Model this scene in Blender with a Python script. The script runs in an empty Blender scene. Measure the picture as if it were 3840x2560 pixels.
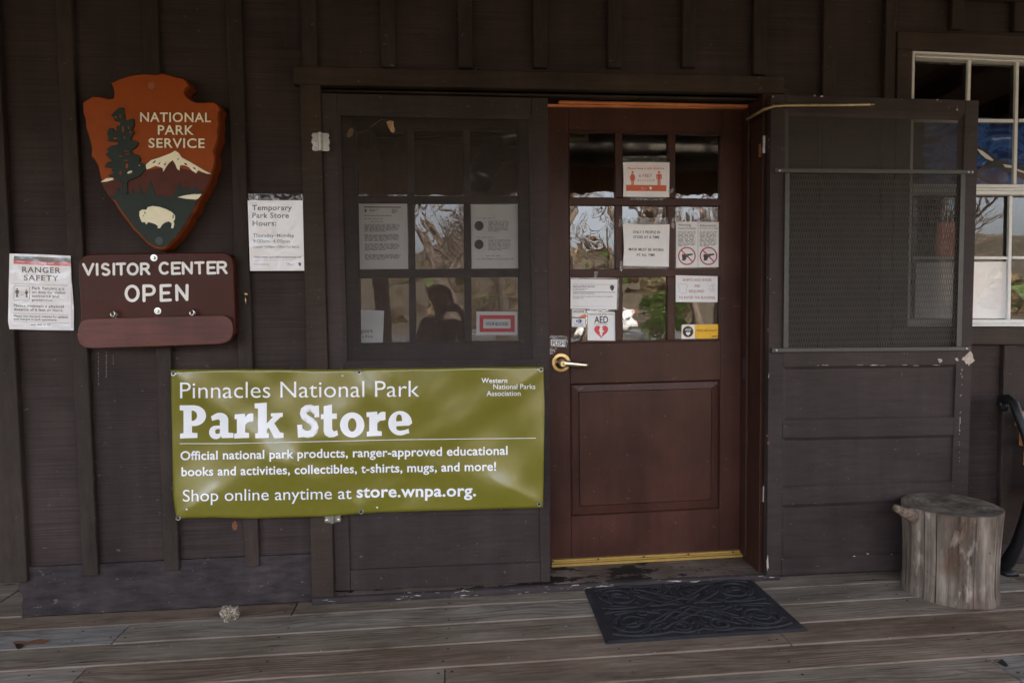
import bpy, bmesh, math, random
from mathutils import Vector, Matrix
random.seed(7)
SC = bpy.context.scene
COL = SC.collection
R = math.radians

# ---------------------------------------------------------------- camera
CAM_D, CAM_H, FPX = 2.8, 1.263, 2400.0          # metres from the wall, height over the deck, focal length in photo pixels
YAW, PIT, ROL = R(5.448), R(3.033), R(0.661)
fw = Vector((math.sin(YAW) * math.cos(PIT), math.cos(YAW) * math.cos(PIT), -math.sin(PIT)))
rt = Vector((math.cos(YAW), -math.sin(YAW), 0))
dn = fw.cross(rt)
rt2 = rt * math.cos(ROL) + dn * math.sin(ROL)
dn2 = dn * math.cos(ROL) - rt * math.sin(ROL)
cam = bpy.data.cameras.new('camera')
cam.sensor_width = 36; cam.sensor_fit = 'HORIZONTAL'; cam.lens = 36 * FPX / 3840
cam.clip_start = 0.02; cam.clip_end = 3000
CAM = bpy.data.objects.new('camera', cam); COL.objects.link(CAM)
mw = Matrix((rt2, -dn2, -fw)).transposed().to_4x4(); mw.translation = Vector((0, -CAM_D, CAM_H))
CAM.matrix_world = mw
SC.camera = CAM

# ---------------------------------------------------------------- light
SUN_EL, SUN_AZ = R(30), R(-22)                   # sun behind the cabin, a little to the right
world = bpy.data.worlds.new('World'); SC.world = world; world.use_nodes = True
wn = world.node_tree
sky = wn.nodes.new('ShaderNodeTexSky'); sky.sky_type = 'NISHITA'; sky.sun_disc = False
sky.sun_elevation = SUN_EL; sky.sun_rotation = -SUN_AZ
sky.dust_density = 5.0; sky.air_density = 0.7; sky.ozone_density = 0.3
hs = wn.nodes.new('ShaderNodeHueSaturation'); hs.inputs['Saturation'].default_value = .5      # hazy, milky sky
wn.links.new(sky.outputs[0], hs.inputs['Color'])
tn = wn.nodes.new('ShaderNodeMix'); tn.data_type = 'RGBA'; tn.blend_type = 'MULTIPLY'; tn.inputs[0].default_value = 1; tn.inputs[7].default_value = (1.03, 1.0, .97, 1)
wn.links.new(hs.outputs[0], tn.inputs[6]); wn.links.new(tn.outputs[2], wn.nodes['Background'].inputs[0])
wn.nodes['Background'].inputs[1].default_value = 0.15
sl = bpy.data.lights.new('sun', 'SUN'); sl.energy = 2.2; sl.angle = R(0.5); sl.color = (1, .95, .87)
SUN = bpy.data.objects.new('sun', sl); COL.objects.link(SUN)
sdir = Vector((-math.sin(SUN_AZ) * math.cos(SUN_EL), math.cos(SUN_AZ) * math.cos(SUN_EL), math.sin(SUN_EL)))
SUN.rotation_euler = (-sdir).to_track_quat('-Z', 'Y').to_euler()
SUN.location = (0, 0, 20)
SC.view_settings.view_transform = 'Standard'; SC.view_settings.look = 'None'
SC.view_settings.exposure = 3.42; SC.view_settings.gamma = 1
SC.cycles.max_bounces = 10; SC.cycles.diffuse_bounces = 5; SC.cycles.transparent_max_bounces = 16
SC.cycles.sample_clamp_indirect = 6.0

# ---------------------------------------------------------------- geometry helpers
def ray(px, py):
    return rt2 * ((px - 1920) / FPX) + dn2 * ((py - 1280) / FPX) + fw
def P(px, py, Y=0.0):                            # where a line of sight of the photograph meets the vertical plane at depth Y
    r = ray(px, py); t = (Y + CAM_D) / r.y
    return Vector((r.x * t, Y, CAM_H + r.z * t))
def G(px, py, Z=0.0):                            # ... meets the horizontal plane at height Z
    r = ray(px, py); t = (Z - CAM_H) / r.z
    return Vector((r.x * t, r.y * t - CAM_D, Z))
def sarea(p):
    return sum(p[i][0] * p[(i + 1) % len(p)][1] - p[(i + 1) % len(p)][0] * p[i][1] for i in range(len(p)))
WL = {}
def setp(o, label=None, cat=None, group=None, kind=None):
    if label: o['label'] = label
    if cat: o['category'] = cat
    if group: o['group'] = group
    if kind: o['kind'] = kind
    return o
def thing(name, label, cat, loc, group=None):
    o = bpy.data.objects.new(name, None); o.empty_display_size = .1; COL.objects.link(o)
    o.location = loc; WL[o.name] = Vector(loc)
    return setp(o, label, cat, group)

class MB:
    def __init__(s): s.v = []; s.f = []; s.m = []
    def add(s, vs, fs, mi=0):
        b = len(s.v); s.v += [Vector(p) for p in vs]
        for f in fs: s.f.append([b + i for i in f]); s.m.append(mi)
        return s
    def prism(s, pts, Y, t, mi=0):               # outline in photo pixels standing on plane Y, t deep
        p = list(pts)
        if sarea(p) > 0: p.reverse()
        fr = [P(x, y, Y) for x, y in p]; n = len(fr)
        bk = [q + Vector((0, t, 0)) for q in fr]
        return s.add(fr + bk, [list(range(n)), list(range(2 * n - 1, n - 1, -1))] + [[i, i + n, (i + 1) % n + n, (i + 1) % n] for i in range(n)], mi)
    def sheet(s, pts, Y, mi=0):
        p = list(pts)
        if sarea(p) > 0: p.reverse()
        return s.add([P(x, y, Y) for x, y in p], [list(range(len(p)))], mi)
    def bpx(s, x0, y0, x1, y1, Y, t, mi=0):
        return s.prism([(x0, y0), (x1, y0), (x1, y1), (x0, y1)], Y, t, mi)
    def ring(s, a, Ya, b, Yb, mi=0):             # sloped moulding between two outlines
        if sarea(a) > 0: a = a[::-1]; b = b[::-1]
        A = [P(x, y, Ya) for x, y in a]; B = [P(x, y, Yb) for x, y in b]; n = len(A)
        return s.add(A + B, [[i, (i + 1) % n, (i + 1) % n + n, i + n] for i in range(n)], mi)
    def box(s, x0, x1, y0, y1, z0, z1, mi=0):
        return s.add([(x0, y0, z0), (x1, y0, z0), (x1, y1, z0), (x0, y1, z0), (x0, y0, z1), (x1, y0, z1), (x1, y1, z1), (x0, y1, z1)],
                     [[0, 3, 2, 1], [4, 5, 6, 7], [0, 1, 5, 4], [1, 2, 6, 5], [2, 3, 7, 6], [3, 0, 4, 7]], mi)
    def tube(s, pts, r, n=8, mi=0, flat=1.0, up=None):
        pts = [Vector(p) for p in pts]; k = len(pts)
        rs = r if isinstance(r, (list, tuple)) else [r] * k
        rings = []; prev = None
        for i in range(k):
            d = (pts[min(i + 1, k - 1)] - pts[max(i - 1, 0)]).normalized()
            if prev is None:
                ref = up if up else (Vector((0, 0, 1)) if abs(d.z) < .9 else Vector((1, 0, 0)))
                a = d.cross(ref).normalized()
            else:
                a = (prev - d * prev.dot(d)).normalized()
            prev = a; b = d.cross(a)
            rings.append([pts[i] + (a * math.cos(2 * math.pi * j / n) + b * flat * math.sin(2 * math.pi * j / n)) * rs[i] for j in range(n)])
        vs = [p for rg in rings for p in rg]
        fs = [[i * n + j, i * n + (j + 1) % n, (i + 1) * n + (j + 1) % n, (i + 1) * n + j] for i in range(k - 1) for j in range(n)]
        fs += [list(range(n - 1, -1, -1)), [(k - 1) * n + j for j in range(n)]]
        return s.add(vs, fs, mi)
    def lathe(s, c, prof, axis='y', n=24, mi=0): # prof: (offset along the axis, radius)
        c = Vector(c); vs = []
        for o, r in prof:
            for j in range(n):
                a = 2 * math.pi * j / n
                if axis == 'y': vs.append(c + Vector((r * math.cos(a), o, r * math.sin(a))))
                elif axis == 'x': vs.append(c + Vector((o, r * math.cos(a), r * math.sin(a))))
                else: vs.append(c + Vector((r * math.cos(a), r * math.sin(a), o)))
        k = len(prof)
        fs = [[i * n + j, i * n + (j + 1) % n, (i + 1) * n + (j + 1) % n, (i + 1) * n + j] for i in range(k - 1) for j in range(n)]
        fs += [list(range(n - 1, -1, -1)), [(k - 1) * n + j for j in range(n)]]
        return s.add(vs, fs, mi)
    def build(s, name, mats, parent=None, bevel=0, smooth=False, recalc=True, seg=1, label=None):
        if not isinstance(mats, (list, tuple)): mats = [mats]
        lo = Vector([min(p[i] for p in s.v) for i in range(3)]); hi = Vector([max(p[i] for p in s.v) for i in range(3)])
        c = (lo + hi) / 2
        if parent is None: c.z = lo.z
        me = bpy.data.meshes.new(name)
        me.from_pydata([p - c for p in s.v], [], s.f)
        for m in mats: me.materials.append(m)
        for i, p in enumerate(me.polygons): p.material_index = s.m[i]; p.use_smooth = smooth
        if recalc:
            bm = bmesh.new(); bm.from_mesh(me); bmesh.ops.recalc_face_normals(bm, faces=bm.faces); bm.to_mesh(me); bm.free()
        o = bpy.data.objects.new(name, me); COL.objects.link(o)
        if parent is not None:
            o.parent = parent; o.location = c - WL[parent.name]
        else: o.location = c
        WL[o.name] = c
        if bevel:
            b = o.modifiers.new('bevel', 'BEVEL'); b.width = bevel; b.segments = seg; b.limit_method = 'ANGLE'; b.angle_limit = R(40)
        if label: o['label'] = label
        return o

_tc = {}
def glyphs(txt, bold=0.0, sp=1.0, ext=0.0):
    key = (txt, bold, sp, ext)
    if key not in _tc:
        cu = bpy.data.curves.new('lettering', 'FONT'); cu.body = txt; cu.offset = bold; cu.space_character = sp; cu.extrude = ext; cu.resolution_u = 4
        ob = bpy.data.objects.new('lettering', cu)
        me = ob.to_mesh()
        vs = [v.co.copy() for v in me.vertices]; fs = [list(p.vertices) for p in me.polygons]
        ob.to_mesh_clear(); bpy.data.objects.remove(ob); bpy.data.curves.remove(cu)
        _tc[key] = (vs, fs)
    return _tc[key]
CAPH = max(v.y for v in glyphs('H')[0])
def text(mb, s, xl, xr, yb, cap, Y, mi=0, slope=0.0, bold=0.0, sp=1.0, fn=None, ext=0.0, lean=0.0):
    if 'M' in s and bold > .003:                  # a fattened M folds over itself: strike it twice instead
        k_ = bold * 1.1 * cap / CAPH
        text(mb, s, xl - k_, xr - k_, yb, cap, Y, mi, slope, .002, sp, fn, ext, lean); text(mb, s, xl + k_, xr + k_, yb, cap, Y - .00015, mi, slope, .002, sp, fn, ext, lean)
        return
    vs, fs = glyphs(s, bold, sp, ext)
    if not vs: return
    x0 = min(v.x for v in vs); w = max(v.x for v in vs) - x0
    out = []
    for v in vs:
        dx = (v.x - x0) / w * (xr - xl); up = v.y / CAPH * cap
        x = xl + dx - lean * up; y = yb + slope * dx - up
        YY = (fn(x, y) if fn else Y) - (v.z + ext) * 0.1 * (ext > 0)
        out.append(P(x, y, YY))
    mb.add(out, fs, mi)
def lines(mb, x0, x1, y0, dy, n, Y, h=3, mi=0, slope=0, last=.6, seed=1):   # rows of print too small to read
    rr = random.Random(seed)
    for i in range(n):
        x = x0; end = x1 if i < n - 1 else x0 + (x1 - x0) * last
        end -= rr.random() * (x1 - x0) * .08
        while x < end:
            w = min(6 + rr.random() * 16, end - x)
            y = y0 + i * dy + slope * (x - x0)
            mb.sheet([(x, y - h), (x + w, y - h + slope * w), (x + w, y + slope * w), (x, y)], Y, mi)
            x += w + 4
def stroke(mb, pts, w, Y, mi=0, t=0.003, n=8):   # a routed or painted stroke with round ends, pts in photo pixels
    for i in range(len(pts) - 1):
        (x0, y0), (x1, y1) = pts[i], pts[i + 1]
        a = math.atan2(y1 - y0, x1 - x0); o = []
        for j in range(n + 1): o.append((x1 + w / 2 * math.cos(a - math.pi / 2 + math.pi * j / n), y1 + w / 2 * math.sin(a - math.pi / 2 + math.pi * j / n)))
        for j in range(n + 1): o.append((x0 + w / 2 * math.cos(a + math.pi / 2 + math.pi * j / n), y0 + w / 2 * math.sin(a + math.pi / 2 + math.pi * j / n)))
        mb.prism(o, Y - 0.00006 * (len(mb.f) % 37), t, mi)
def ribbon(mb, pts, w, Y, mi=0, t=0.0015, closed=False):
    n = len(pts); L = []; Rr = []
    for i in range(n):
        a = pts[(i - 1) % n] if closed or i else pts[i]; b = pts[(i + 1) % n] if closed or i < n - 1 else pts[i]
        dx, dy = b[0] - a[0], b[1] - a[1]; l = math.hypot(dx, dy) or 1
        nx, ny = -dy / l * w / 2, dx / l * w / 2
        L.append((pts[i][0] + nx, pts[i][1] + ny)); Rr.append((pts[i][0] - nx, pts[i][1] - ny))
    m = n if closed else n - 1
    A = [P(x, y, Y) for x, y in L] + [P(x, y, Y) for x, y in Rr]; B = [q + Vector((0, t, 0)) for q in A]
    fs = []
    for i in range(m):
        j = (i + 1) % n
        fs += [[i, j, n + j, n + i], [2 * n + i, 3 * n + i, 3 * n + j, 2 * n + j], [i, 2 * n + i, 2 * n + j, j], [n + i, n + j, 3 * n + j, 3 * n + i]]
    if not closed:
        fs += [[0, n, 3 * n, 2 * n], [n - 1, 3 * n - 1, 4 * n - 1, 2 * n - 1]]
    mb.add(A + B, fs, mi)
def ell(cx, cy, rx, ry, n=24, a0=0, a1=360):
    k = n if abs(a1 - a0) >= 360 else n + 1
    return [(cx + rx * math.cos(R(a0 + (a1 - a0) * i / n)), cy + ry * math.sin(R(a0 + (a1 - a0) * i / n))) for i in range(k)]
def off(pts, sc, x0=0, y0=0): return [(x0 + x / sc, y0 + y / sc) for x, y in pts]

# ---------------------------------------------------------------- materials
def lin(r, g, b, k=1.0):
    f = lambda c: (c / 255 / 12.92 if c <= 10 else ((c / 255 + .055) / 1.055) ** 2.4) * k
    return (f(r), f(g), f(b), 1)
def nodes(name):
    m = bpy.data.materials.new(name); m.use_nodes = True; nt = m.node_tree
    return m, nt, nt.nodes['Principled BSDF']
def N(nt, t, **kw):
    n = nt.nodes.new(t)
    for k, v in kw.items():
        if k in n.inputs: n.inputs[k].default_value = v
        else: setattr(n, k, v)
    return n
def coords(nt, scale, obj=False):
    g = N(nt, 'ShaderNodeTexCoord') if obj else N(nt, 'ShaderNodeNewGeometry')
    mp = N(nt, 'ShaderNodeMapping'); mp.inputs['Scale'].default_value = scale
    nt.links.new(g.outputs['Object' if obj else 'Position'], mp.inputs[0]); return mp
def mixc(nt, fac, a, b, mode='MIX'):
    n = N(nt, 'ShaderNodeMix', data_type='RGBA', blend_type=mode)
    for s, v in ((0, fac), (6, a), (7, b)):
        if hasattr(v, 'links'): nt.links.new(v, n.inputs[s])
        elif v is not None: n.inputs[s].default_value = v
    return n.outputs[2]
def ramp(nt, src, a, b, c0=(0, 0, 0, 1), c1=(1, 1, 1, 1)):
    r = N(nt, 'ShaderNodeValToRGB'); e = r.color_ramp.elements
    e[0].position = a; e[1].position = b; e[0].color = c0; e[1].color = c1
    nt.links.new(src, r.inputs[0]); return r.outputs[0]
def noise(nt, co, scale=1, detail=4, rough=.55, dist=0):
    n = N(nt, 'ShaderNodeTexNoise', Scale=scale, Detail=detail, Roughness=rough, Distortion=dist)
    nt.links.new(co.outputs[0], n.inputs['Vector']); return n.outputs['Fac']
def paint(name, col, rough=.55, grain=(3, 3, 90), gs=.35, bump=.25, blotch=.25, chips=0.0, chipcol=lin(190, 180, 172), chipscale=(30, 30, 60), bdist=.002, island=0, spec=.35, metal=0, fleck=0, fade=.35):
    m, nt, b = nodes(name)
    big = noise(nt, coords(nt, (1, 1, 1)), 3.2, 5)
    fine = noise(nt, coords(nt, grain), 1, 6, .65)
    c = mixc(nt, ramp(nt, big, .3, .7), tuple(x * (1 - blotch) for x in col[:3]) + (1,), tuple(min(1, x * (1 + blotch)) for x in col[:3]) + (1,))
    c = mixc(nt, gs, c, ramp(nt, fine, .25, .8, (.25, .25, .25, 1), (1.0, 1.0, 1.0, 1)), 'OVERLAY')
    if island:
        g = N(nt, 'ShaderNodeNewGeometry')
        c = mixc(nt, island, c, ramp(nt, g.outputs['Random Per Island'], 0, 1, (.2, .2, .2, 1), (.8, .8, .8, 1)), 'OVERLAY')
    if fade:                                      # uneven fading that runs down the boards
        fd = noise(nt, coords(nt, (11, 3, .8)), 1, 4, .6)
        c = mixc(nt, fade, c, ramp(nt, fd, .3, .72, (.3, .29, .28, 1), (.74, .73, .72, 1)), 'OVERLAY')
    if fleck:                                     # tiny pale scuffs
        fl = noise(nt, coords(nt, (26, 26, 40)), 1, 3, .8)
        c = mixc(nt, ramp(nt, fl, .70 - fleck, .74 - fleck), c, tuple(min(1, x * 2.6 + .02) for x in col[:3]) + (1,))
    if chips:
        ch = noise(nt, coords(nt, chipscale), 1, 5, .7)
        c = mixc(nt, ramp(nt, ch, .72 - chips, .735 - chips), c, chipcol)
    nt.links.new(c, b.inputs['Base Color'])
    b.inputs['Metallic'].default_value = metal
    b.inputs['Specular IOR Level'].default_value = spec
    rr = ramp(nt, fine, .2, .8, (max(0, rough - .12),) * 3 + (1,), (min(1, rough + .12),) * 3 + (1,))
    nt.links.new(rr, b.inputs['Roughness'])
    if bump:
        bp = N(nt, 'ShaderNodeBump', Strength=bump, Distance=bdist); nt.links.new(fine, bp.inputs['Height']); nt.links.new(bp.outputs[0], b.inputs['Normal'])
    return m
def plain(name, col, rough=.5, metal=0, spec=.5, var=.06, scale=40, bump=0):
    m, nt, b = nodes(name)
    n = noise(nt, coords(nt, (1, 1, 1)), scale, 4)
    c = mixc(nt, ramp(nt, n, .3, .7), tuple(x * (1 - var) for x in col[:3]) + (1,), tuple(min(1, x * (1 + var)) for x in col[:3]) + (1,))
    nt.links.new(c, b.inputs['Base Color']); b.inputs['Roughness'].default_value = rough
    b.inputs['Metallic'].default_value = metal; b.inputs['Specular IOR Level'].default_value = spec
    if bump:
        bp = N(nt, 'ShaderNodeBump', Strength=bump, Distance=.003); nt.links.new(n, bp.inputs['Height']); nt.links.new(bp.outputs[0], b.inputs['Normal'])
    return m
def glassy(name, wave=.25, scale=9, tint=(1, 1, 1, 1), boost=1.7, rough=0.0):
    m, nt, b = nodes(name); nt.nodes.remove(b); out = nt.nodes['Material Output']
    tr = N(nt, 'ShaderNodeBsdfTransparent'); tr.inputs[0].default_value = tint
    gl = N(nt, 'ShaderNodeBsdfGlossy'); gl.inputs['Roughness'].default_value = rough
    lw_ = N(nt, 'ShaderNodeLayerWeight', Blend=.5)
    pw = N(nt, 'ShaderNodeMath', operation='POWER'); pw.inputs[1].default_value = 5; nt.links.new(lw_.outputs['Facing'], pw.inputs[0])
    k = N(nt, 'ShaderNodeMath', operation='MULTIPLY_ADD', use_clamp=True); k.inputs[1].default_value = .9; k.inputs[2].default_value = .05 * boost
    nt.links.new(pw.outputs[0], k.inputs[0])
    if wave:
        h = noise(nt, coords(nt, (1, 1, .8)), scale, 2, .4, .6)
        bp = N(nt, 'ShaderNodeBump', Strength=wave, Distance=.01); nt.links.new(h, bp.inputs['Height']); nt.links.new(bp.outputs[0], gl.inputs['Normal'])
    mx = N(nt, 'ShaderNodeMixShader'); nt.links.new(k.outputs[0], mx.inputs[0]); nt.links.new(tr.outputs[0], mx.inputs[1]); nt.links.new(gl.outputs[0], mx.inputs[2])
    nt.links.new(mx.outputs[0], out.inputs[0]); return m
def screenmat(name, alpha, col):
    m, nt, b = nodes(name); out = nt.nodes['Material Output']
    b.inputs['Base Color'].default_value = col; b.inputs['Roughness'].default_value = .6
    tr = N(nt, 'ShaderNodeBsdfTransparent'); mx = N(nt, 'ShaderNodeMixShader')
    g = noise(nt, coords(nt, (1, 1, 1)), 5, 4)
    a = ramp(nt, g, .2, .8, (alpha - .05,) * 3 + (1,), (alpha + .05,) * 3 + (1,))
    nt.links.new(a, mx.inputs[0]); nt.links.new(tr.outputs[0], mx.inputs[1]); nt.links.new(b.outputs[0], mx.inputs[2]); nt.links.new(mx.outputs[0], out.inputs[0])
    return m

BR = lin(66, 57, 57)
M = {}
M['siding'] = paint('rough_sawn_brown_siding', lin(53, 44, 42), .66, (2.2, 2, 150), .75, .6, .3, bdist=.003, fleck=.045, spec=.14)
M['batten'] = paint('brown_batten_paint', lin(52, 44, 40), .64, (60, 60, 14), .5, .35, .2, fleck=.03, spec=.14)
M['trim'] = paint('brown_trim_paint', lin(55, 46, 40), .62, (5, 5, 60), .5, .3, .2, fleck=.035, spec=.14)
M['skirt'] = paint('flaking_dark_skirt_paint', lin(50, 44, 45), .6, (10, 14, 34), .9, 1.0, .35, fleck=.045, bdist=.004, spec=.16)
M['screenframe'] = paint('dark_screen_door_paint', lin(54, 46, 45), .55, (8, 8, 60), .45, .25, .2, fleck=.03, spec=.16)
M['doorred'] = paint('red_brown_door_paint', lin(64, 39, 33), .36, (50, 50, 6), .15, .1, .34, spec=.22, fleck=.035)
M['jamb'] = paint('red_brown_jamb_stain', lin(52, 28, 18), .58, (40, 40, 5), .4, .2, .2)
M['rawwood'] = paint('fresh_orange_wood', lin(196, 122, 74), .55, (6, 60, 60), .5, .2, .2)
M['threshold'] = paint('worn_threshold_wood', lin(98, 86, 78), .75, (4, 60, 60), .9, .5, .5, spec=.15, chips=.2, chipcol=lin(40, 37, 35), chipscale=(4, 11, 11))
M['wornedge'] = paint('peeling_white_and_brown_paint', lin(52, 45, 45), .65, (10, 30, 30), .5, .4, .2, spec=.15, chips=.11, chipcol=lin(176, 166, 160), chipscale=(14, 70, 120))
M['chip'] = plain('bare_paint_chip', lin(176, 160, 148), .8, var=.3, scale=120)
M['orangechip'] = plain('bare_orange_chip', lin(112, 70, 44), .9, var=.3, scale=120)
M['white'] = plain('paper_white', (.84, .83, .84, 1), .6, var=.03)
M['paper'] = plain('paper_in_plastic', (.82, .80, .82, 1), .25, var=.04, scale=12)
M['papergrey'] = plain('paper_behind_glass', (.76, .75, .76, 1), .5, var=.05, scale=12)
M['ink'] = plain('dark_print', lin(62, 58, 60), .6)
M['inkpale'] = plain('grey_print', lin(120, 116, 120), .6)
M['black'] = plain('black_print', lin(28, 28, 30), .5)
M['red'] = plain('red_print', lin(208, 58, 66), .4)
M['darkred'] = plain('prohibition_red_print', lin(176, 48, 72), .4)
M['orange'] = plain('orange_print', lin(206, 96, 64), .5)
M['brownprint'] = plain('red_brown_print', lin(164, 92, 80), .5)
M['yellow'] = plain('yellow_print', lin(240, 184, 20), .35)
M['navy'] = plain('navy_print', lin(50, 76, 140), .4)
M['tape'] = glassy('clear_tape', .6, 60, (.86, .86, .87, 1), 2.2, .25)
M['sleeve'] = glassy('clear_plastic_sleeve', .5, 25, (.96, .96, .97, 1), 1.3, .12)
M['steel'] = plain('galvanised_steel', (.55, .56, .54, 1), .32, 1, var=.1)
M['darksteel'] = plain('dark_painted_steel', lin(66, 66, 62), .42, .3, var=.12)
M['brass'] = plain('worn_brass', (.52, .37, .18, 1), .3, 1, var=.25, scale=60)
M['nickel'] = plain('brushed_pale_brass', (.66, .56, .40, 1), .28, 1, var=.08)
M['gold'] = plain('gold_anodised_strip', lin(186, 152, 84), .42, .5, var=.08)
M['springm'] = plain('dull_brass_spring', lin(160, 144, 104), .4, .5, var=.2)
M['glass'] = glassy('wavy_old_glass', .16, 4.2, boost=2.3)
M['glass2'] = glassy('flat_window_glass', .06, 4, boost=2.0)
M['screen'] = screenmat('insect_screen_mesh', .42, lin(52, 42, 36))
M['screen2'] = screenmat('insect_screen_mesh_dense', .66, lin(46, 39, 32))
M['vinyl'] = plain('white_vinyl', (.66, .66, .63, 1), .35, var=.04)
M['signbrown'] = paint('brown_sign_paint', lin(66, 28, 18), .45, (4, 4, 70), .25, .1, .15, spec=.2)
M['plaque'] = paint('purple_brown_stained_wood', lin(86, 46, 42), .4, (5, 5, 70), .6, .12, .3, spec=.3)
M['letterwhite'] = plain('white_routed_paint', (.86, .84, .8, 1), .5, var=.04)
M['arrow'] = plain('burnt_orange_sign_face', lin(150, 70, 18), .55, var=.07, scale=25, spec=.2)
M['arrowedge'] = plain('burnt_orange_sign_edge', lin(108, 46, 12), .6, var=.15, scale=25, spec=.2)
M['cream'] = plain('cream_relief_paint', lin(246, 238, 206), .5, var=.04)
M['pine'] = plain('dark_green_relief_paint', lin(40, 50, 44), .5, var=.1, scale=25, spec=.2)
M['mount'] = plain('maroon_relief_paint', lin(84, 38, 26), .5, var=.1, scale=25, spec=.2)
M['rubber'] = plain('black_rubber', lin(46, 45, 48), .7, var=.35, scale=25, bump=.3, spec=.3)
M['iron'] = plain('black_cast_iron', lin(26, 26, 28), .45, .2, var=.2, scale=60, bump=.2)
M['slat'] = paint('orange_bench_slat', lin(170, 112, 74), .45, (4, 60, 60), .4, .2, .2)
M['interior'] = paint('dark_interior_wood', lin(116, 80, 54), .6, (30, 30, 5), .3, .1, .2)
M['intfloor'] = plain('dark_interior_floor', lin(74, 60, 50), .5)
M['duct'] = plain('spiral_duct_metal', (.5, .5, .5, 1), .28, 1, var=.1)
M['roofwood'] = paint('dark_porch_roof_boards', lin(48, 36, 28), .7, (60, 5, 60), .4, .2, .2)
M['log'] = paint('dark_brown_log', lin(84, 66, 54), .7, (40, 40, 6), .6, .4, .25)
M['leafdry'] = plain('dry_tan_leaf', lin(176, 142, 104), .7, var=.2)
M['web'] = screenmat('dusty_cobweb', .3, lin(150, 135, 115))

def deckmat():
    m, nt, b = nodes('weathered_deck_wood')
    g = N(nt, 'ShaderNodeNewGeometry'); rnd = g.outputs['Random Per Island']
    base = N(nt, 'ShaderNodeValToRGB'); e = base.color_ramp.elements; base.color_ramp.interpolation = 'CONSTANT'
    e[0].position = 0; e[0].color = lin(124, 114, 103); e[1].position = .85; e[1].color = lin(118, 104, 92)
    for p, c in ((.15, lin(118, 103, 91)), (.3, lin(130, 123, 114)), (.45, lin(114, 99, 86)), (.6, lin(122, 112, 101)), (.72, lin(130, 127, 123))):
        base.color_ramp.elements.new(p).color = c
    nt.links.new(rnd, base.inputs[0])
    ad = N(nt, 'ShaderNodeVectorMath', operation='MULTIPLY_ADD')
    nt.links.new(rnd, ad.inputs[0]); ad.inputs[1].default_value = (37, 53, 71); nt.links.new(g.outputs['Position'], ad.inputs[2])
    def mp(sc_):
        k = N(nt, 'ShaderNodeMapping'); k.inputs['Scale'].default_value = sc_; nt.links.new(ad.outputs[0], k.inputs[0]); return k
    # growth-ring figure: bands across the board bent by slow noise, so they close into cathedrals here and there
    sl_ = noise(nt, mp((.9, 5, 1)), 1.0, 2, .5)
    sp_ = N(nt, 'ShaderNodeSeparateXYZ'); nt.links.new(ad.outputs[0], sp_.inputs[0])
    a1 = N(nt, 'ShaderNodeMath', operation='MULTIPLY'); a1.inputs[1].default_value = 260; nt.links.new(sp_.outputs[1], a1.inputs[0])
    a2 = N(nt, 'ShaderNodeMath', operation='MULTIPLY_ADD'); a2.inputs[1].default_value = 85; nt.links.new(sl_, a2.inputs[0]); nt.links.new(a1.outputs[0], a2.inputs[2])
    a3 = N(nt, 'ShaderNodeMath', operation='SINE'); nt.links.new(a2.outputs[0], a3.inputs[0])
    ring = N(nt, 'ShaderNodeMath', operation='MULTIPLY_ADD'); ring.inputs[1].default_value = .5; ring.inputs[2].default_value = .5; nt.links.new(a3.outputs[0], ring.inputs[0])
    fine = noise(nt, mp((9, 150, 60)), 1, 6, .75)
    streak = noise(nt, mp((1.3, 26, 8)), 1, 5, .62)
    gate = noise(nt, mp((.8, 3, 1)), 1, 3, .5)
    pat = noise(nt, coords(nt, (1, 2.2, 1)), 2.2, 5, .62)
    dirt = noise(nt, coords(nt, (1.6, 5, 1)), 3, 6, .68)
    c = mixc(nt, .6, base.outputs[0], ramp(nt, streak, .3, .72, (.25, .235, .225, 1), (.72, .72, .72, 1)), 'OVERLAY')
    k = N(nt, 'ShaderNodeMath', operation='MULTIPLY'); nt.links.new(ramp(nt, gate, .42, .62), k.inputs[0]); k.inputs[1].default_value = .5
    c = mixc(nt, k.outputs[0], c, mixc(nt, .8, c, ramp(nt, ring.outputs[0], .05, .6, (.14, .12, .11, 1), (.58, .58, .58, 1)), 'OVERLAY'))
    c = mixc(nt, .8, c, ramp(nt, fine, .25, .75, (.25, .24, .23, 1), (.75, .75, .75, 1)), 'OVERLAY')
    c = mixc(nt, .8, c, ramp(nt, pat, .3, .7, (.30, .26, .23, 1), (.72, .73, .74, 1)), 'OVERLAY')
    c = mixc(nt, ramp(nt, dirt, .60, .78), c, lin(58, 48, 42))
    split = noise(nt, mp((2.2, 90, 1)), 1, 3, .6)
    c = mixc(nt, ramp(nt, split, .655, .70), c, lin(44, 36, 31))
    knots = noise(nt, coords(nt, (4, 13, 1)), 1, 2, .5)
    c = mixc(nt, ramp(nt, knots, .72, .80), c, lin(46, 36, 30))
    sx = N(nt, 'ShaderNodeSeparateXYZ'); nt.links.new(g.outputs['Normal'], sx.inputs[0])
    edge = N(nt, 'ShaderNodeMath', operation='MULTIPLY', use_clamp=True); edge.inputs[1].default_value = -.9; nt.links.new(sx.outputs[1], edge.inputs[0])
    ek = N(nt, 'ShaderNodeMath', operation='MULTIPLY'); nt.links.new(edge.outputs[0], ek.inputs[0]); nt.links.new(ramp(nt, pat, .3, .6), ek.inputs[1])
    c = mixc(nt, ek.outputs[0], c, lin(150, 130, 116))  # front-facing board edges coloured paler: wear, plus caught light painted in
    nt.links.new(c, b.inputs['Base Color']); b.inputs['Roughness'].default_value = .78; b.inputs['Specular IOR Level'].default_value = .16
    bp = N(nt, 'ShaderNodeBump', Strength=.5, Distance=.002); nt.links.new(fine, bp.inputs['Height']); nt.links.new(bp.outputs[0], b.inputs['Normal'])
    return m
M['deck'] = deckmat()
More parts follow.
